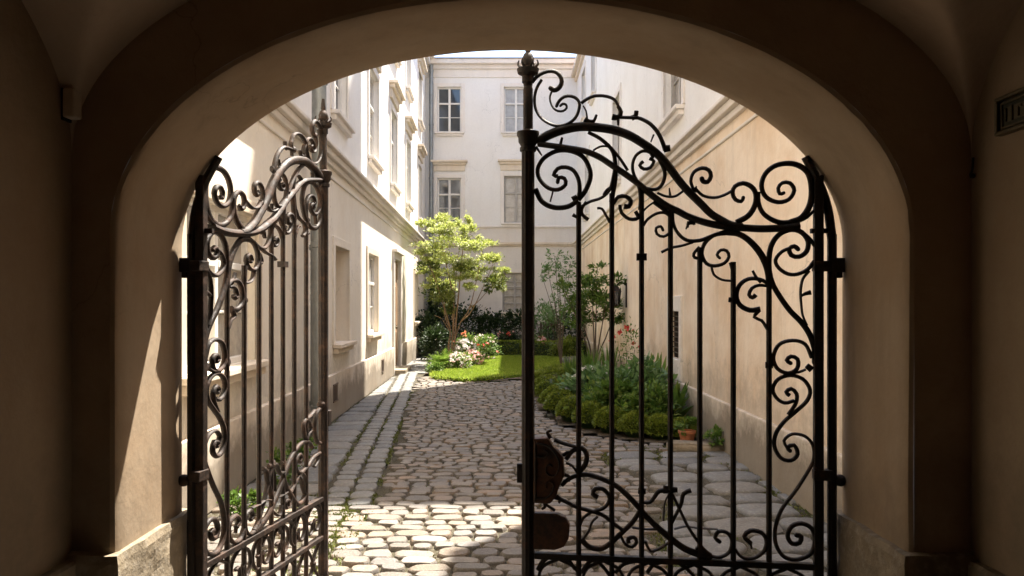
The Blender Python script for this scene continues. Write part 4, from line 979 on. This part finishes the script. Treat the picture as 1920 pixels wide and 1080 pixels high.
# ------------------------------------------------------------------ leaves
nr = np.random.default_rng(4)
def quads_obj(name, V, mats, mi=None, parent=None, k=4):
    n = len(V) // k
    me = bpy.data.meshes.new(name)
    me.vertices.add(len(V)); me.vertices.foreach_set('co', V.astype(np.float32).ravel())
    me.loops.add(len(V)); me.loops.foreach_set('vertex_index', np.arange(len(V), dtype=np.int32))
    me.polygons.add(n); me.polygons.foreach_set('loop_start', np.arange(0, len(V), k, dtype=np.int32))
    if not isinstance(mats, (list, tuple)): mats = [mats]
    for q in mats: me.materials.append(q)
    if mi is not None: me.polygons.foreach_set('material_index', mi.astype(np.int32))
    me.update(calc_edges=True); me.validate()
    o = bpy.data.objects.new(name, me); COL.objects.link(o)
    if parent: o.parent = parent
    return o
def unit(a): return a / np.maximum(np.linalg.norm(a, axis=1, keepdims=True), 1e-6)
def leaves(P_, D_, size, asp=.5, var=.35):
    n = len(P_); L_ = size * nr.uniform(1 - var, 1 + var, (n, 1))
    d = unit(D_ + nr.normal(0, .45, (n, 3)))
    s = unit(np.cross(d, unit(nr.normal(0, .5, (n, 3)) + [0, 0, 1.0])))
    mid = P_ + d * L_ * .45
    return np.stack([P_, mid + s * L_ * asp * .5, P_ + d * L_, mid - s * L_ * asp * .5], 1).reshape(-1, 3)
def blob(c, r, n, shell=.55, clump=.35, nc=None):
    """leaf positions in an ellipsoid, gathered in clumps"""
    c, r = np.array(c), np.array(r)
    nc = nc or max(6, n // 30)
    u = unit(nr.normal(size=(nc, 3))); rad = nr.uniform(shell, 1, (nc, 1)) ** .6
    cc = u * rad
    idx = nr.integers(0, nc, n)
    p = cc[idx] + nr.normal(0, clump * .5, (n, 3))
    return c + p * r, unit(p * [1, 1, .8] + [0, 0, .15])
def pieces_plant(name, loc, label, cat, blobs, mat, size, asp=.5, group=None, stems=None, stemmat=None, extra=None, part='foliage'):
    root = empty(name, loc); tag(root, label, cat, group)
    Ps = []; Ds = []
    for b in blobs:
        p, d = blob(*b[:3], **(b[3] if len(b) > 3 else {})); Ps.append(p); Ds.append(d)
    P_ = np.concatenate(Ps); D_ = np.concatenate(Ds)
    P_[:, 2] = np.maximum(P_[:, 2], .02)
    quads_obj(part, leaves(P_, D_, size, asp), mat, parent=root)
    if stems:
        m = MB()
        for s in stems: m.sweep(catmull(s[0], .12), s[1], s[2], n=7)
        m.build('stem' if cat != 'tree' else 'trunk', stemmat or M['barkd'], root, smooth=True)
    if extra: extra(root)
    return root
def flowers(root, pts, r, mat, petals=7, name='flowers'):
    if len(pts) <= 31 and name == 'flowers':
        for p in pts: flowers(root, [p], r, mat, petals, 'bloom')
        return
    P_ = np.repeat(np.array(pts), petals, 0); D_ = unit(nr.normal(size=P_.shape) + [0, -.5, .6])
    P_ = P_ + nr.normal(0, r * .3, P_.shape)
    quads_obj(name, leaves(P_, D_, r * 1.3, .9), mat, parent=root)
def W_(px, py, Y): return np.array([(px - 960) / 1500 * Y, Y, (572 - py) / 1500 * Y + EYE])

# maple
def maple():
    Y0 = 21.6; base = np.array([-1.66, Y0, .05])
    sc = 1500 / Y0
    spec = [(822, 412, 34, 16), (795, 420, 14, 10), (868, 408, 16, 22), (846, 432, 34, 16), (880, 436, 22, 20), (850, 458, 60, 15), (812, 470, 34, 13), (905, 462, 36, 13), (800, 492, 30, 12), (862, 486, 56, 14),
            (915, 487, 36, 15), (936, 506, 20, 12), (845, 512, 46, 11), (900, 514, 34, 12), (822, 540, 30, 15), (842, 560, 24, 12), (935, 528, 18, 14), (800, 516, 22, 12), (880, 540, 16, 8)]
    blobs = []
    for k, (px, py, rx, ry) in enumerate(spec):
        dy = nr.uniform(-.7, .7); c = W_(px, py, Y0) + [0, dy, 0] - base
        blobs.append((c, (rx / sc, max(rx / sc * .9, .3), ry / sc * .95), int(rx * ry * 1.9) + 200, dict(shell=.15, clump=.34, nc=max(7, int(rx * ry / 70)))))
    st = []
    lob = []
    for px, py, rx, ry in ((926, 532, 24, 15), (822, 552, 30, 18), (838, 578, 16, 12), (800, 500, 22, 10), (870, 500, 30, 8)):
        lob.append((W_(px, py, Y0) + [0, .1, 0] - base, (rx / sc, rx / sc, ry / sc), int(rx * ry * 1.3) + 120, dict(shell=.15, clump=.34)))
    tops = [W_(px, py, Y0) - base for px, py in ((820, 425), (872, 420), (905, 470), (925, 495), (800, 485), (860, 470), (835, 545), (930, 525))]
    fork = [(-.02, 0, .9), (.06, .05, 1.1), (.12, -.03, .95), (.1, 0, 1.2)]
    st.append(([(0, 0, 0), (-.05, 0, .5), (-.02, 0, 1.0), tuple(tops[4] * .6 + np.array([0, 0, .5])), tuple(tops[4])], .030, .009))
    st.append(([(.06, .03, 0), (.04, 0, .5), (.08, 0, 1.1), (.05, .1, 1.9), tuple(tops[0])], .034, .008))
    st.append(([(.08, 0, 0), (.12, .03, .6), (.14, .05, 1.1), (.22, 0, 1.9), tuple(tops[1])], .032, .008))
    st.append(([(.12, .03, .7), (.28, 0, 1.15), (.55, -.1, 1.6), tuple(tops[2])], .019, .006))
    st.append(([(.28, 0, 1.15), (.6, .1, 1.5), tuple(tops[3])], .018, .006))
    st.append(([(.04, 0, 1.2), (.1, .05, 1.8), tuple(tops[5])], .017, .006))
    st.append(([(-.02, 0, 1.0), (-.15, -.1, 1.3), tuple(tops[6])], .016, .006))
    st.append(([(-.03, 0, .9), (-.22, 0, 1.22), (-.45, .1, 1.32)], .013, .005))
    st.append(([(.5, -.05, 1.5), (.8, 0, 1.75), tuple(tops[7])], .014, .005))
    rt = pieces_plant('maple_tree', tuple(base), 'light green feathery maple with orange brown stems beside the lawn', 'tree', blobs, G['maple'], .070, .45, stems=st, stemmat=M['bark'], part='crown')
    pp = [blob(*q[:3], **q[3]) for q in lob]
    quads_obj('crown', leaves(np.concatenate([q[0] for q in pp]), np.concatenate([q[1] for q in pp]), .088, .45), G['maple_shade'], parent=rt)
maple()
def rtree():
    Y0 = 16.6; base = np.array([1.72, Y0, .05]); sc = 1500 / Y0
    spec = [(1105, 545, 42, 26), (1075, 570, 30, 20), (1135, 560, 30, 22), (1105, 520, 26, 18), (1150, 585, 22, 18), (1090, 600, 34, 18), (1155, 530, 16, 14), (1060, 540, 14, 12), (1125, 500, 14, 8)]
    blobs = []
    for px, py, rx, ry in spec:
        blobs.append((W_(px, py, Y0) + [0, nr.uniform(-.4, .4), 0] - base, (rx / sc, rx / sc, ry / sc), int(rx * ry * .95) + 50, dict(shell=.15, clump=.36, nc=max(8, int(rx * ry / 60)))))
    st = []
    for px, py in ((1110, 540), (1140, 550), (1080, 560), (1155, 580), (1120, 500), (1060, 545)):
        t = W_(px, py, Y0) - base
        st.append(([(nr.uniform(-.12, .12), nr.uniform(-.1, .1), 0), tuple(np.array([t[0] * .2, 0, .6])), tuple(t * [.5, 1, .6]), tuple(t)], .022, .007))
    pieces_plant('shrub_tree', tuple(base), 'dark green multi-stemmed small tree against the apricot wall', 'tree', blobs, G['mid'], .078, .5, stems=st, stemmat=M['barkd'], part='crown')
    # loose upright bush behind it
    Y1 = 19.5; b = np.array([1.2, Y1, .05]); sc = 1500 / Y1
    blobs = []; st = []
    for px, py in ((1040, 480), (1028, 510), (1048, 505), (1050, 540), (1015, 512), (1062, 520), (1070, 490), (1040, 560), (1025, 590), (1060, 590)):
        t = W_(px, py, Y1) - b; blobs.append((t, (.14, .14, .2), 110, dict(shell=.1, clump=.5)))
        st.append(([(0, 0, 0), tuple(t * [.3, 1, .5]), tuple(t)], .012, .005))
    pieces_plant('loose_shrub', tuple(b), 'tall loose shrub with thin airy branches behind the gate post', 'shrub', blobs, G['blue'], .075, .5, stems=st)
rtree()

# dark shrubs along the far wall
for i, (px, Y, w_, h, lb) in enumerate(((795, 25.4, .55, 1.25, 'dark shrub at the foot of the far left corner, beside the footway'), (832, 26.6, .7, 1.75, 'dense dark shrub directly behind the maple stems'),
        (880, 27.0, .8, 1.55, 'wide dark shrub right of the maple stems by the far wall'), (925, 26.8, .6, 1.25, 'low dark shrub below the grey grid window'),
        (968, 26.8, .55, 1.35, 'dark shrub behind the meeting stile of the gate, by the far wall'), (1018, 26.2, .55, 1.5, 'greyish green shrub left of the wooden garden chair'), (1078, 25.5, .55, 1.4, 'bushy shrub right of the wooden garden chair'))):
    x = (px - 960) / 1500 * Y
    blobs = [((0, 0, h * .5), (w_, .6, h * .5), 1500, dict(shell=.3)), ((.2, -.1, h * .85), (w_ * .4, .3, h * .2), 250, dict(shell=.1)), ((-.3, 0, h * .8), (w_ * .35, .3, h * .2), 220, dict(shell=.1))]
    pieces_plant('dark_shrub', (x, Y, .05), lb, 'shrub', blobs, G['dark'] if i not in (5,) else G['blue'], .10, .55, 'shrubs along the far wall', stems=[([(0, 0, 0), (.05, 0, h * .4), (.15, 0, h * .8)], .02, .01), ([(0, 0, 0), (-.1, 0, h * .4), (-.2, 0, h * .7)], .02, .01)])
# ivy column in the corner
pieces_plant('climbing_ivy', (-2.75, 28.05, 0), 'narrow dark ivy climbing the far left corner of the courtyard', 'climber', [((0, 0, 1.6), (.16, .12, 1.7), 1500, dict(shell=.1)), ((.05, 0, 3.3), (.12, .1, .6), 300, dict(shell=.1))], G['dark'], .09, .8, stems=[([(0, 0, 0), (.02, 0, 1.5), (.04, 0, 3.2)], .015, .01)])
# low hedges beyond the lawn
for px, Y, lb in ((925, 25.0, 'low clipped hedge behind the lawn, left of the gate stile'), (1050, 24.6, 'low clipped hedge behind the lawn, right of the gate stile')):
    x = (px - 960) / 1500 * Y
    n = 5200; p = nr.uniform(-1, 1, (n, 3)); ax = nr.integers(0, 3, n); sg = np.where(nr.random(n) < .5, -1, 1)
    for a in range(3): p[ax == a, a] = sg[ax == a]
    D_ = np.zeros((n, 3)); D_[np.arange(n), ax] = sg; p = p * [.85, .25, .2] * (1 + nr.normal(0, .03, (n, 1))) + [0, 0, .26]
    r = empty('clipped_hedge', (x, Y, .05)); tag(r, lb, 'hedge', 'clipped hedges behind the lawn')
    quads_obj('foliage', leaves(p, D_ + [0, 0, .3], .05, .7), G['box'], parent=r)
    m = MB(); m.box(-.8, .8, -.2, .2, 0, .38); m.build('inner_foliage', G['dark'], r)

# boxwood balls along the bed
ballp = [(.52, 15.6, .2), (.62, 14.2, .25), (.66, 13.3, .27), (.68, 12.45, .24), (.74, 11.75, .25), (.86, 11.1, .24), (1.04, 10.55, .23), (1.27, 10.15, .22), (1.53, 9.88, .2), (1.8, 9.7, .19), (2.06, 9.6, .17)]
ordn = ['farthest', 'second farthest', 'third farthest', 'fourth farthest', 'fifth farthest', 'middle', 'fifth nearest', 'fourth nearest', 'third nearest', 'second nearest', 'nearest']
for i, (x, y, r_) in enumerate(ballp):
    n = 3800; u = unit(nr.normal(size=(n, 3))); u[:, 2] = np.abs(u[:, 2]) * 1.0 - .25
    lump = 1 + .07 * np.sin(u[:, :1] * 7 + i) * np.cos(u[:, 1:2] * 6)
    P_ = u * r_ * lump * nr.uniform(.90, 1.05, (n, 1)) + [0, 0, r_ * .72]
    P_[:, 2] = np.maximum(P_[:, 2], .0)
    r = empty('boxwood_ball', (x, y, .02)); tag(r, f'clipped round boxwood, {ordn[i]} in the row edging the right bed', 'boxwood', 'boxwood balls edging the bed')
    quads_obj('foliage', leaves(P_, u + [0, 0, .2], .034, .65), G['box'], parent=r)
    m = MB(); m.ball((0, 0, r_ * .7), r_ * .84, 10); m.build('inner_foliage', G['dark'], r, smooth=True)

def shrub(name, x, y, w_, h, mat, size, asp, label, cat='shrub', n=1500, group=None, fl=None):
    blobs = [((0, 0, h * .5), (w_, w_ * .9, h * .52), n, dict(shell=.4)), ((w_ * .3, 0, h * .75), (w_ * .5, w_ * .5, h * .3), n // 3, dict(shell=.3)), ((-w_ * .4, -w_ * .2, h * .6), (w_ * .45, w_ * .4, h * .3), n // 3, dict(shell=.3))]
    def ex(root):
        if fl:
            for mt, cnt, rad in fl:
                u = unit(nr.normal(size=(cnt, 3)) + [0, -.4, .5]); pts = u * [w_, w_, h * .55] + [0, 0, h * .52]
                flowers(root, pts, rad, G[mt])
    st = [([(0, 0, 0), (w_ * .2 * s, 0, h * .4), (w_ * .4 * s, 0, h * .75)], .012, .005) for s in (-1, 0, 1)]
    return pieces_plant(name, (x, y, .03), label, cat, blobs, mat, size, asp, group, st, None, ex)
def blades(name, x, y, n, h, spread, mat, label, cat, wd=.03, droop=.5, fl=None, frond=False):
    root = empty(name, (x, y, .03)); tag(root, label, cat)
    V = []; SEG = 5
    for k in range(n):
        an = nr.uniform(0, 2 * math.pi); L_ = h * nr.uniform(.65, 1.1); sp = spread * nr.uniform(.2, 1)
        d = np.array([math.cos(an), math.sin(an), 0]); s = np.array([-d[1], d[0], 0]); b0 = d * nr.uniform(0, .08)
        pts = []
        for q in range(SEG + 1):
            t = q / SEG; pts.append(b0 + d * sp * t ** 1.3 + np.array([0, 0, L_ * (t - droop * sp / max(h, .1) * t * t * .9)]))
        if frond:
            for q in range(1, 16):
                t = q / 16; i = min(int(t * SEG), SEG - 1); f_ = t * SEG - i; c = pts[i] * (1 - f_) + pts[i + 1] * f_; tg = pts[i + 1] - pts[i]; tg = tg / np.linalg.norm(tg)
                ll = wd * 5 * math.sin(math.pi * min(1, t * .85 + .12))
                for sg in (-1, 1):
                    e = c + (s * sg * .85 + tg * .6) * ll; wv = tg * wd * .35
                    V += [c - wv, c + wv, e, e]
        for q in range(SEG):
            w0 = (.004 if frond else wd * math.sin(math.pi * (.15 + .8 * q / SEG)) * .5); w1 = (.003 if frond else wd * max(.05, math.sin(math.pi * (.15 + .85 * (q + 1) / SEG))) * .5)
            V += [pts[q] - s * w0, pts[q] + s * w0, pts[q + 1] + s * w1, pts[q + 1] - s * w1]
    quads_obj('foliage', np.array(V), mat, parent=root)
    if fl:
        for mt, cnt, rad, hh in fl:
            pts = nr.normal(0, spread * .5, (cnt, 3)); pts[:, 2] = hh + nr.uniform(-.06, .08, cnt)
            m = MB()
            for p in pts: m.sweep([(p[0] * .4, p[1] * .4, 0), (p[0] * .8, p[1] * .8, p[2] * .6), tuple(p)], .004, n=5)
            m.build('flower_stem', G['mid'], root)
            flowers(root, pts, rad, G[mt])
    return root
# flower clump left of the lawn
blades('fern', -1.72, 19.7, 46, .62, .5, G['fresh'], 'bright green arching fern in front of the maple stems', 'fern', .035, .7, frond=True)
blades('hosta', -1.45, 20.6, 60, .55, .42, G['fresh'], 'sunlit yellow green hosta between the fern and the white flowers', 'plant', .07, .8)
shrub('white_flowers', -1.30, 19.6, .30, .42, G['fresh'], .055, .5, 'white flowering perennial spilling onto the lawn edge', 'flowers', 700, fl=[('white', 70, .03), ('blush', 30, .03)])
shrub('white_flowers', -1.22, 20.9, .30, .66, G['mid'], .06, .5, 'taller white flowering shrub behind the lawn edge clump', 'flowers', 700, fl=[('white', 60, .05)])
shrub('blush_flowers', -1.02, 20.6, .28, .42, G['fresh'], .05, .5, 'pale pink flowering perennial at the lawn edge', 'flowers', 600, fl=[('blush', 70, .035), ('pink', 12, .045)])
shrub('orange_rose', -1.28, 22.4, .3, .78, G['mid'], .06, .5, 'rose bush with a cluster of orange blooms right of the maple stems', 'rose bush', 700, fl=[('orange', 7, .05)])
shrub('red_rose', -.80, 22.9, .42, .72, G['mid'], .06, .5, 'rose bush with bright red blooms behind the pale pink flowers', 'rose bush', 1100, fl=[('red', 5, .045), ('blush', 12, .04), ('white', 10, .035)])
shrub('pink_rose', -.22, 25.3, .42, .75, G['dark'], .07, .5, 'rose bush with pink red blooms just left of the gate stile', 'rose bush', 900, fl=[('pink', 8, .06), ('red', 3, .06)])
shrub('tuft_plant', -1.78, 18.75, .2, .26, G['mid'], .06, .4, 'low grassy green tuft at the near left corner of the lawn', 'plant', 600)
shrub('tuft_plant', -1.9, 19.9, .2, .3, G['fresh'], .05, .4, 'small trailing plant at the footway edge beside the fern', 'plant', 500)
shrub('side_shrub', -2.22, 23.6, .42, .95, G['dark'], .09, .5, 'dark green shrub between the footway and the maple', 'shrub', 1500, fl=[('white', 5, .03)])
shrub('blush_flowers', .85, 24.9, .3, .62, G['mid'], .06, .5, 'small bush with red and pale blooms by the garden chair', 'flowers', 500, fl=[('pink', 7, .07), ('white', 4, .05)])
shrub('yellow_shrub', 1.55, 23.6, .4, .65, G['box'], .07, .5, 'yellow green shrub at the right end of the low hedge', 'shrub', 1100)
# right bed
blades('iris', 1.45, 14.7, 60, .85, .28, G['mid'], 'tall upright iris leaves below the small tree', 'iris', .04, .2)
blades('iris', 1.15, 15.4, 40, .7, .26, G['mid'], 'shorter clump of iris leaves left of the taller irises', 'iris', .04, .3)
blades('iris', 1.8, 14.9, 46, .9, .26, G['mid'], 'clump of iris leaves closest to the apricot wall', 'iris', .04, .2)
shrub('rose_bush', 1.95, 13.6, .34, 1.15, G['mid'], .05, .5, 'tall thin rose bush with red blooms against the apricot wall', 'rose bush', 340, fl=[('red', 12, .045)])
blades('palm_fern', 1.85, 12.2, 26, .85, .62, G['mid'], 'large dark arching fern behind the broad leaved plants', 'fern', .05, .55, frond=True)
blades('palm_fern', 1.45, 12.9, 22, .75, .55, G['mid'], 'medium arching fern left of the large dark fern', 'fern', .045, .6, frond=True)
shrub('broadleaf_plant', 1.30, 11.9, .5, .68, G['blue'], .09, .6, 'bluish green leafy plant behind the boxwood row', 'plant', 1500, fl=[('white', 14, .03)])
shrub('broadleaf_plant', 1.72, 11.1, .5, .78, G['blue'], .10, .6, 'silvery green leafy plant in the middle of the right bed', 'plant', 1700, fl=[('white', 12, .025)])
shrub('broadleaf_plant', 1.36, 10.75, .38, .56, G['mid'], .085, .6, 'mid green leafy plant close behind the nearest boxwoods', 'plant', 1200)
shrub('groundcover_plant', 1.75, 10.2, .36, .52, G['mid'], .07, .5, 'dark bushy plant behind the nearest boxwoods by the pot', 'plant', 1300)
blades('hosta', 2.12, 10.6, 60, .68, .42, G['mid'], 'large leaved plant leaning on the wall above the terracotta pot', 'plant', .12, .7)
blades('hosta', 2.1, 11.8, 44, .9, .35, G['fresh'], 'yellow green broad leaved plant beside the barred opening', 'plant', .11, .5)
shrub('low_plant', .95, 14.3, .4, .3, G['box'], .05, .6, 'low rounded yellow green cushion plant behind the farthest boxwoods', 'plant', 1300)
shrub('low_plant', 1.05, 16.6, .5, .36, G['box'], .06, .6, 'low green cushion plant at the right end of the lawn', 'plant', 1300)
shrub('blue_flowers', .85, 13.3, .3, .22, G['dark'], .05, .5, 'low dark plant with small bluish white flowers behind the boxwoods', 'flowers', 600, fl=[('bluefl', 26, .025), ('white', 6, .03)]) if 'bluefl' in G else None
shrub('small_weed', 2.28, 8.9, .12, .22, G['mid'], .06, .5, 'small weed at the foot of the apricot wall beside the pot', 'weed', 160)

# pots, stone step, rock, chair
def pot():
    r = empty('flower_pot', (2.03, 9.28, .03)); tag(r, 'small terracotta flower pot at the near right corner of the bed', 'flower pot')
    m = MB(); m.lathe([(.065, 0), (.07, .01), (.092, .13), (.104, .135), (.106, .165), (.09, .168), (.085, .14), (.02, .14)], 0, 0, 22); m.build('pot', M['terracotta'], r, smooth=True)
    P_, D_ = blob((0, 0, .22), (.1, .1, .09), 260, shell=.2); quads_obj('foliage', leaves(P_, D_, .06, .5), G['mid'], parent=r)
pot()
def rough_block(name, x, y, sx, sy, sz, mat, label, cat, rnd=.02, ang=0):
    bm = bmesh.new(); bmesh.ops.create_cube(bm, size=1); bmesh.ops.scale(bm, vec=(sx, sy, sz), verts=bm.verts)
    bmesh.ops.bevel(bm, geom=bm.edges[:], offset=min(sx, sy, sz) * .22, segments=3, affect='EDGES')
    bmesh.ops.subdivide_edges(bm, edges=bm.edges[:], cuts=2, use_grid_fill=True)
    for v in bm.verts: v.co += Vector([rnd * noise.noise(v.co * 5 + Vector((k * 9, x, y))) for k in range(3)]); v.co.z += sz / 2
    me = bpy.data.meshes.new(name); bm.to_mesh(me); bm.free(); me.materials.append(mat)
    me.polygons.foreach_set('use_smooth', [True] * len(me.polygons))
    o = bpy.data.objects.new(name, me); COL.objects.link(o); o.location = (x, y, .0); o.rotation_euler.z = ang
    return tag(o, label, cat)
rough_block('stone_step', 2.05, 8.98, .62, .3, .11, M['stoneblock'], 'mossy stone step lying at the foot of the apricot wall', 'stone step')
rough_block('garden_rock', 1.55, 21.3, .5, .3, .28, M['slab'], 'pale flat garden rock at the right edge of the lawn', 'rock', .07)
def chair():
    r = empty('garden_chair', (1.27, 26.0, .08), R(12)); tag(r, 'dark weathered wooden garden chair with a curved back by the far wall', 'garden chair')
    for x in (-.28, .28):
        for y, h in ((-.24, .42), (.26, .42)):
            m = MB(); m.box(x - .025, x + .025, y - .025, y + .025, 0, h); m.build('leg', M['benchwood'], r, bevel=.004)
    m = MB(); m.box(-.32, .32, -.28, .28, .42, .46); m.build('seat', M['benchwood'], r, bevel=.006)
    m = MB()
    for k in range(7):
        x = -.27 + .09 * k; m.box(x - .035, x + .035, .25, .28, .46, .98 + .06 * math.cos(x * 5))
    m.box(-.32, .32, .281, .31, .8, .86); m.build('backrest', M['benchwood'], r, bevel=.004)
    for s in (-1, 1):
        m = MB(); m.box(s * .32, s * .37, -.28, .3, .64, .68); m.box(s * .33, s * .365, -.27, -.23, .3, .64); m.build('armrest', M['benchwood'], r, bevel=.004)
chair()

# lawn grass, moss
def scatter(poly, n, zf):
    xs = [p[0] for p in poly]; ys = [p[1] for p in poly]; out = []
    while len(out) < n:
        p = (nr.uniform(min(xs), max(xs)), nr.uniform(min(ys), max(ys)))
        if poly_in(p, poly): out.append((*p, zf))
    return np.array(out)
P_ = scatter(LAWN, 30000, .09); n = len(P_)
d = unit(nr.normal(0, .35, (n, 3)) + [0, 0, 1]); s = unit(np.cross(d, nr.normal(size=(n, 3)))); h = nr.uniform(.03, .065, (n, 1))
V = np.stack([P_ - s * .008, P_ + s * .008, P_ + d * h + s * .002, P_ + d * h - s * .002], 1).reshape(-1, 3)
E_ = []
for (x0, y0), (x1, y1) in zip(LAWN, LAWN[1:] + LAWN[:1]):
    for k in range(70):
        t = nr.random(); E_.append((x0 + (x1 - x0) * t + nr.normal(0, .02), y0 + (y1 - y0) * t + nr.normal(0, .02), nr.uniform(.0, .09)))
E_ = np.array(E_); n = len(E_); d = unit(nr.normal(0, .6, (n, 3)) + [0, -.3, .6]); s = unit(np.cross(d, nr.normal(size=(n, 3)))); h = nr.uniform(.05, .10, (n, 1))
V2 = np.stack([E_ - s * .01, E_ + s * .01, E_ + d * h + s * .002, E_ + d * h - s * .002], 1).reshape(-1, 3)
tag(quads_obj('lawn_grass', np.concatenate([V, V2]), G['grass']), 'short bright green lawn grass in the courtyard', 'grass', kind='stuff')
ml = []
def mossline(xf, y0, y1, n, sp, dens=.0):
    for _ in range(n):
        y = nr.uniform(y0, y1)
        if noise.noise(Vector((y * 1.3, sp * 10, 0))) + .5 < dens: continue
        ml.append((xf(y) + nr.normal(0, sp), y, .008))
mossline(lambda y: XE(y) - .01, 4.6, 15, 2750, .018, .3)
mossline(lambda y: XE(y) - .23, 5.0, 15, 1430, .014, .4)
mossline(lambda y: XE(y) - .45, 4.8, 14, 1980, .03, .35)
mossline(lambda y: -1.55, 6.0, 7.0, 2600, .14)
mossline(lambda y: -1.25 - .05 * (y - 5), 4.7, 6.5, 2600, .05)
mossline(lambda y: LX(y) + .1, 6.5, 16, 990, .05, .3)
mossline(lambda y: RX(y) - .08, 4.5, 9.2, 2090, .06)
mossline(lambda y: 1.85, 8.4, 9.3, 2090, .3)
mossline(lambda y: 1.2 + .18 * math.sin((y + .2) * 2) - .02, 4.8, 8.9, 1210, .03, .3)
for _ in range(2600): 
    x, y = nr.uniform(-2, 2), nr.uniform(4.6, 9)
    if noise.noise(Vector((x * 1.6, y * 1.6, 3))) > .22: ml.append((x, y, .006))
ml = np.array(ml); n = len(ml); d = unit(nr.normal(0, .5, (n, 3)) + [0, 0, 1])
tag(quads_obj('moss', leaves(ml, d, .022, .5), G['moss']), 'green moss and weeds growing in the joints of the paving', 'moss', kind='stuff')
# weeds at the foot of the left wall near the gate
for x, y, h, lb in ((-2.08, 7.3, .30, 'leafy green weed at the foot of the left wall, seen through the gate'), (-2.2, 8.4, .2, 'smaller weed beyond the leafy one at the foot of the left wall'), (-2.1, 6.2, .16, 'low pale green weed nearest the open gate leaf')):
    shrub('wall_weed', x, y, .14, h, G['mid'], .04, .5, lb, 'weed', 500)
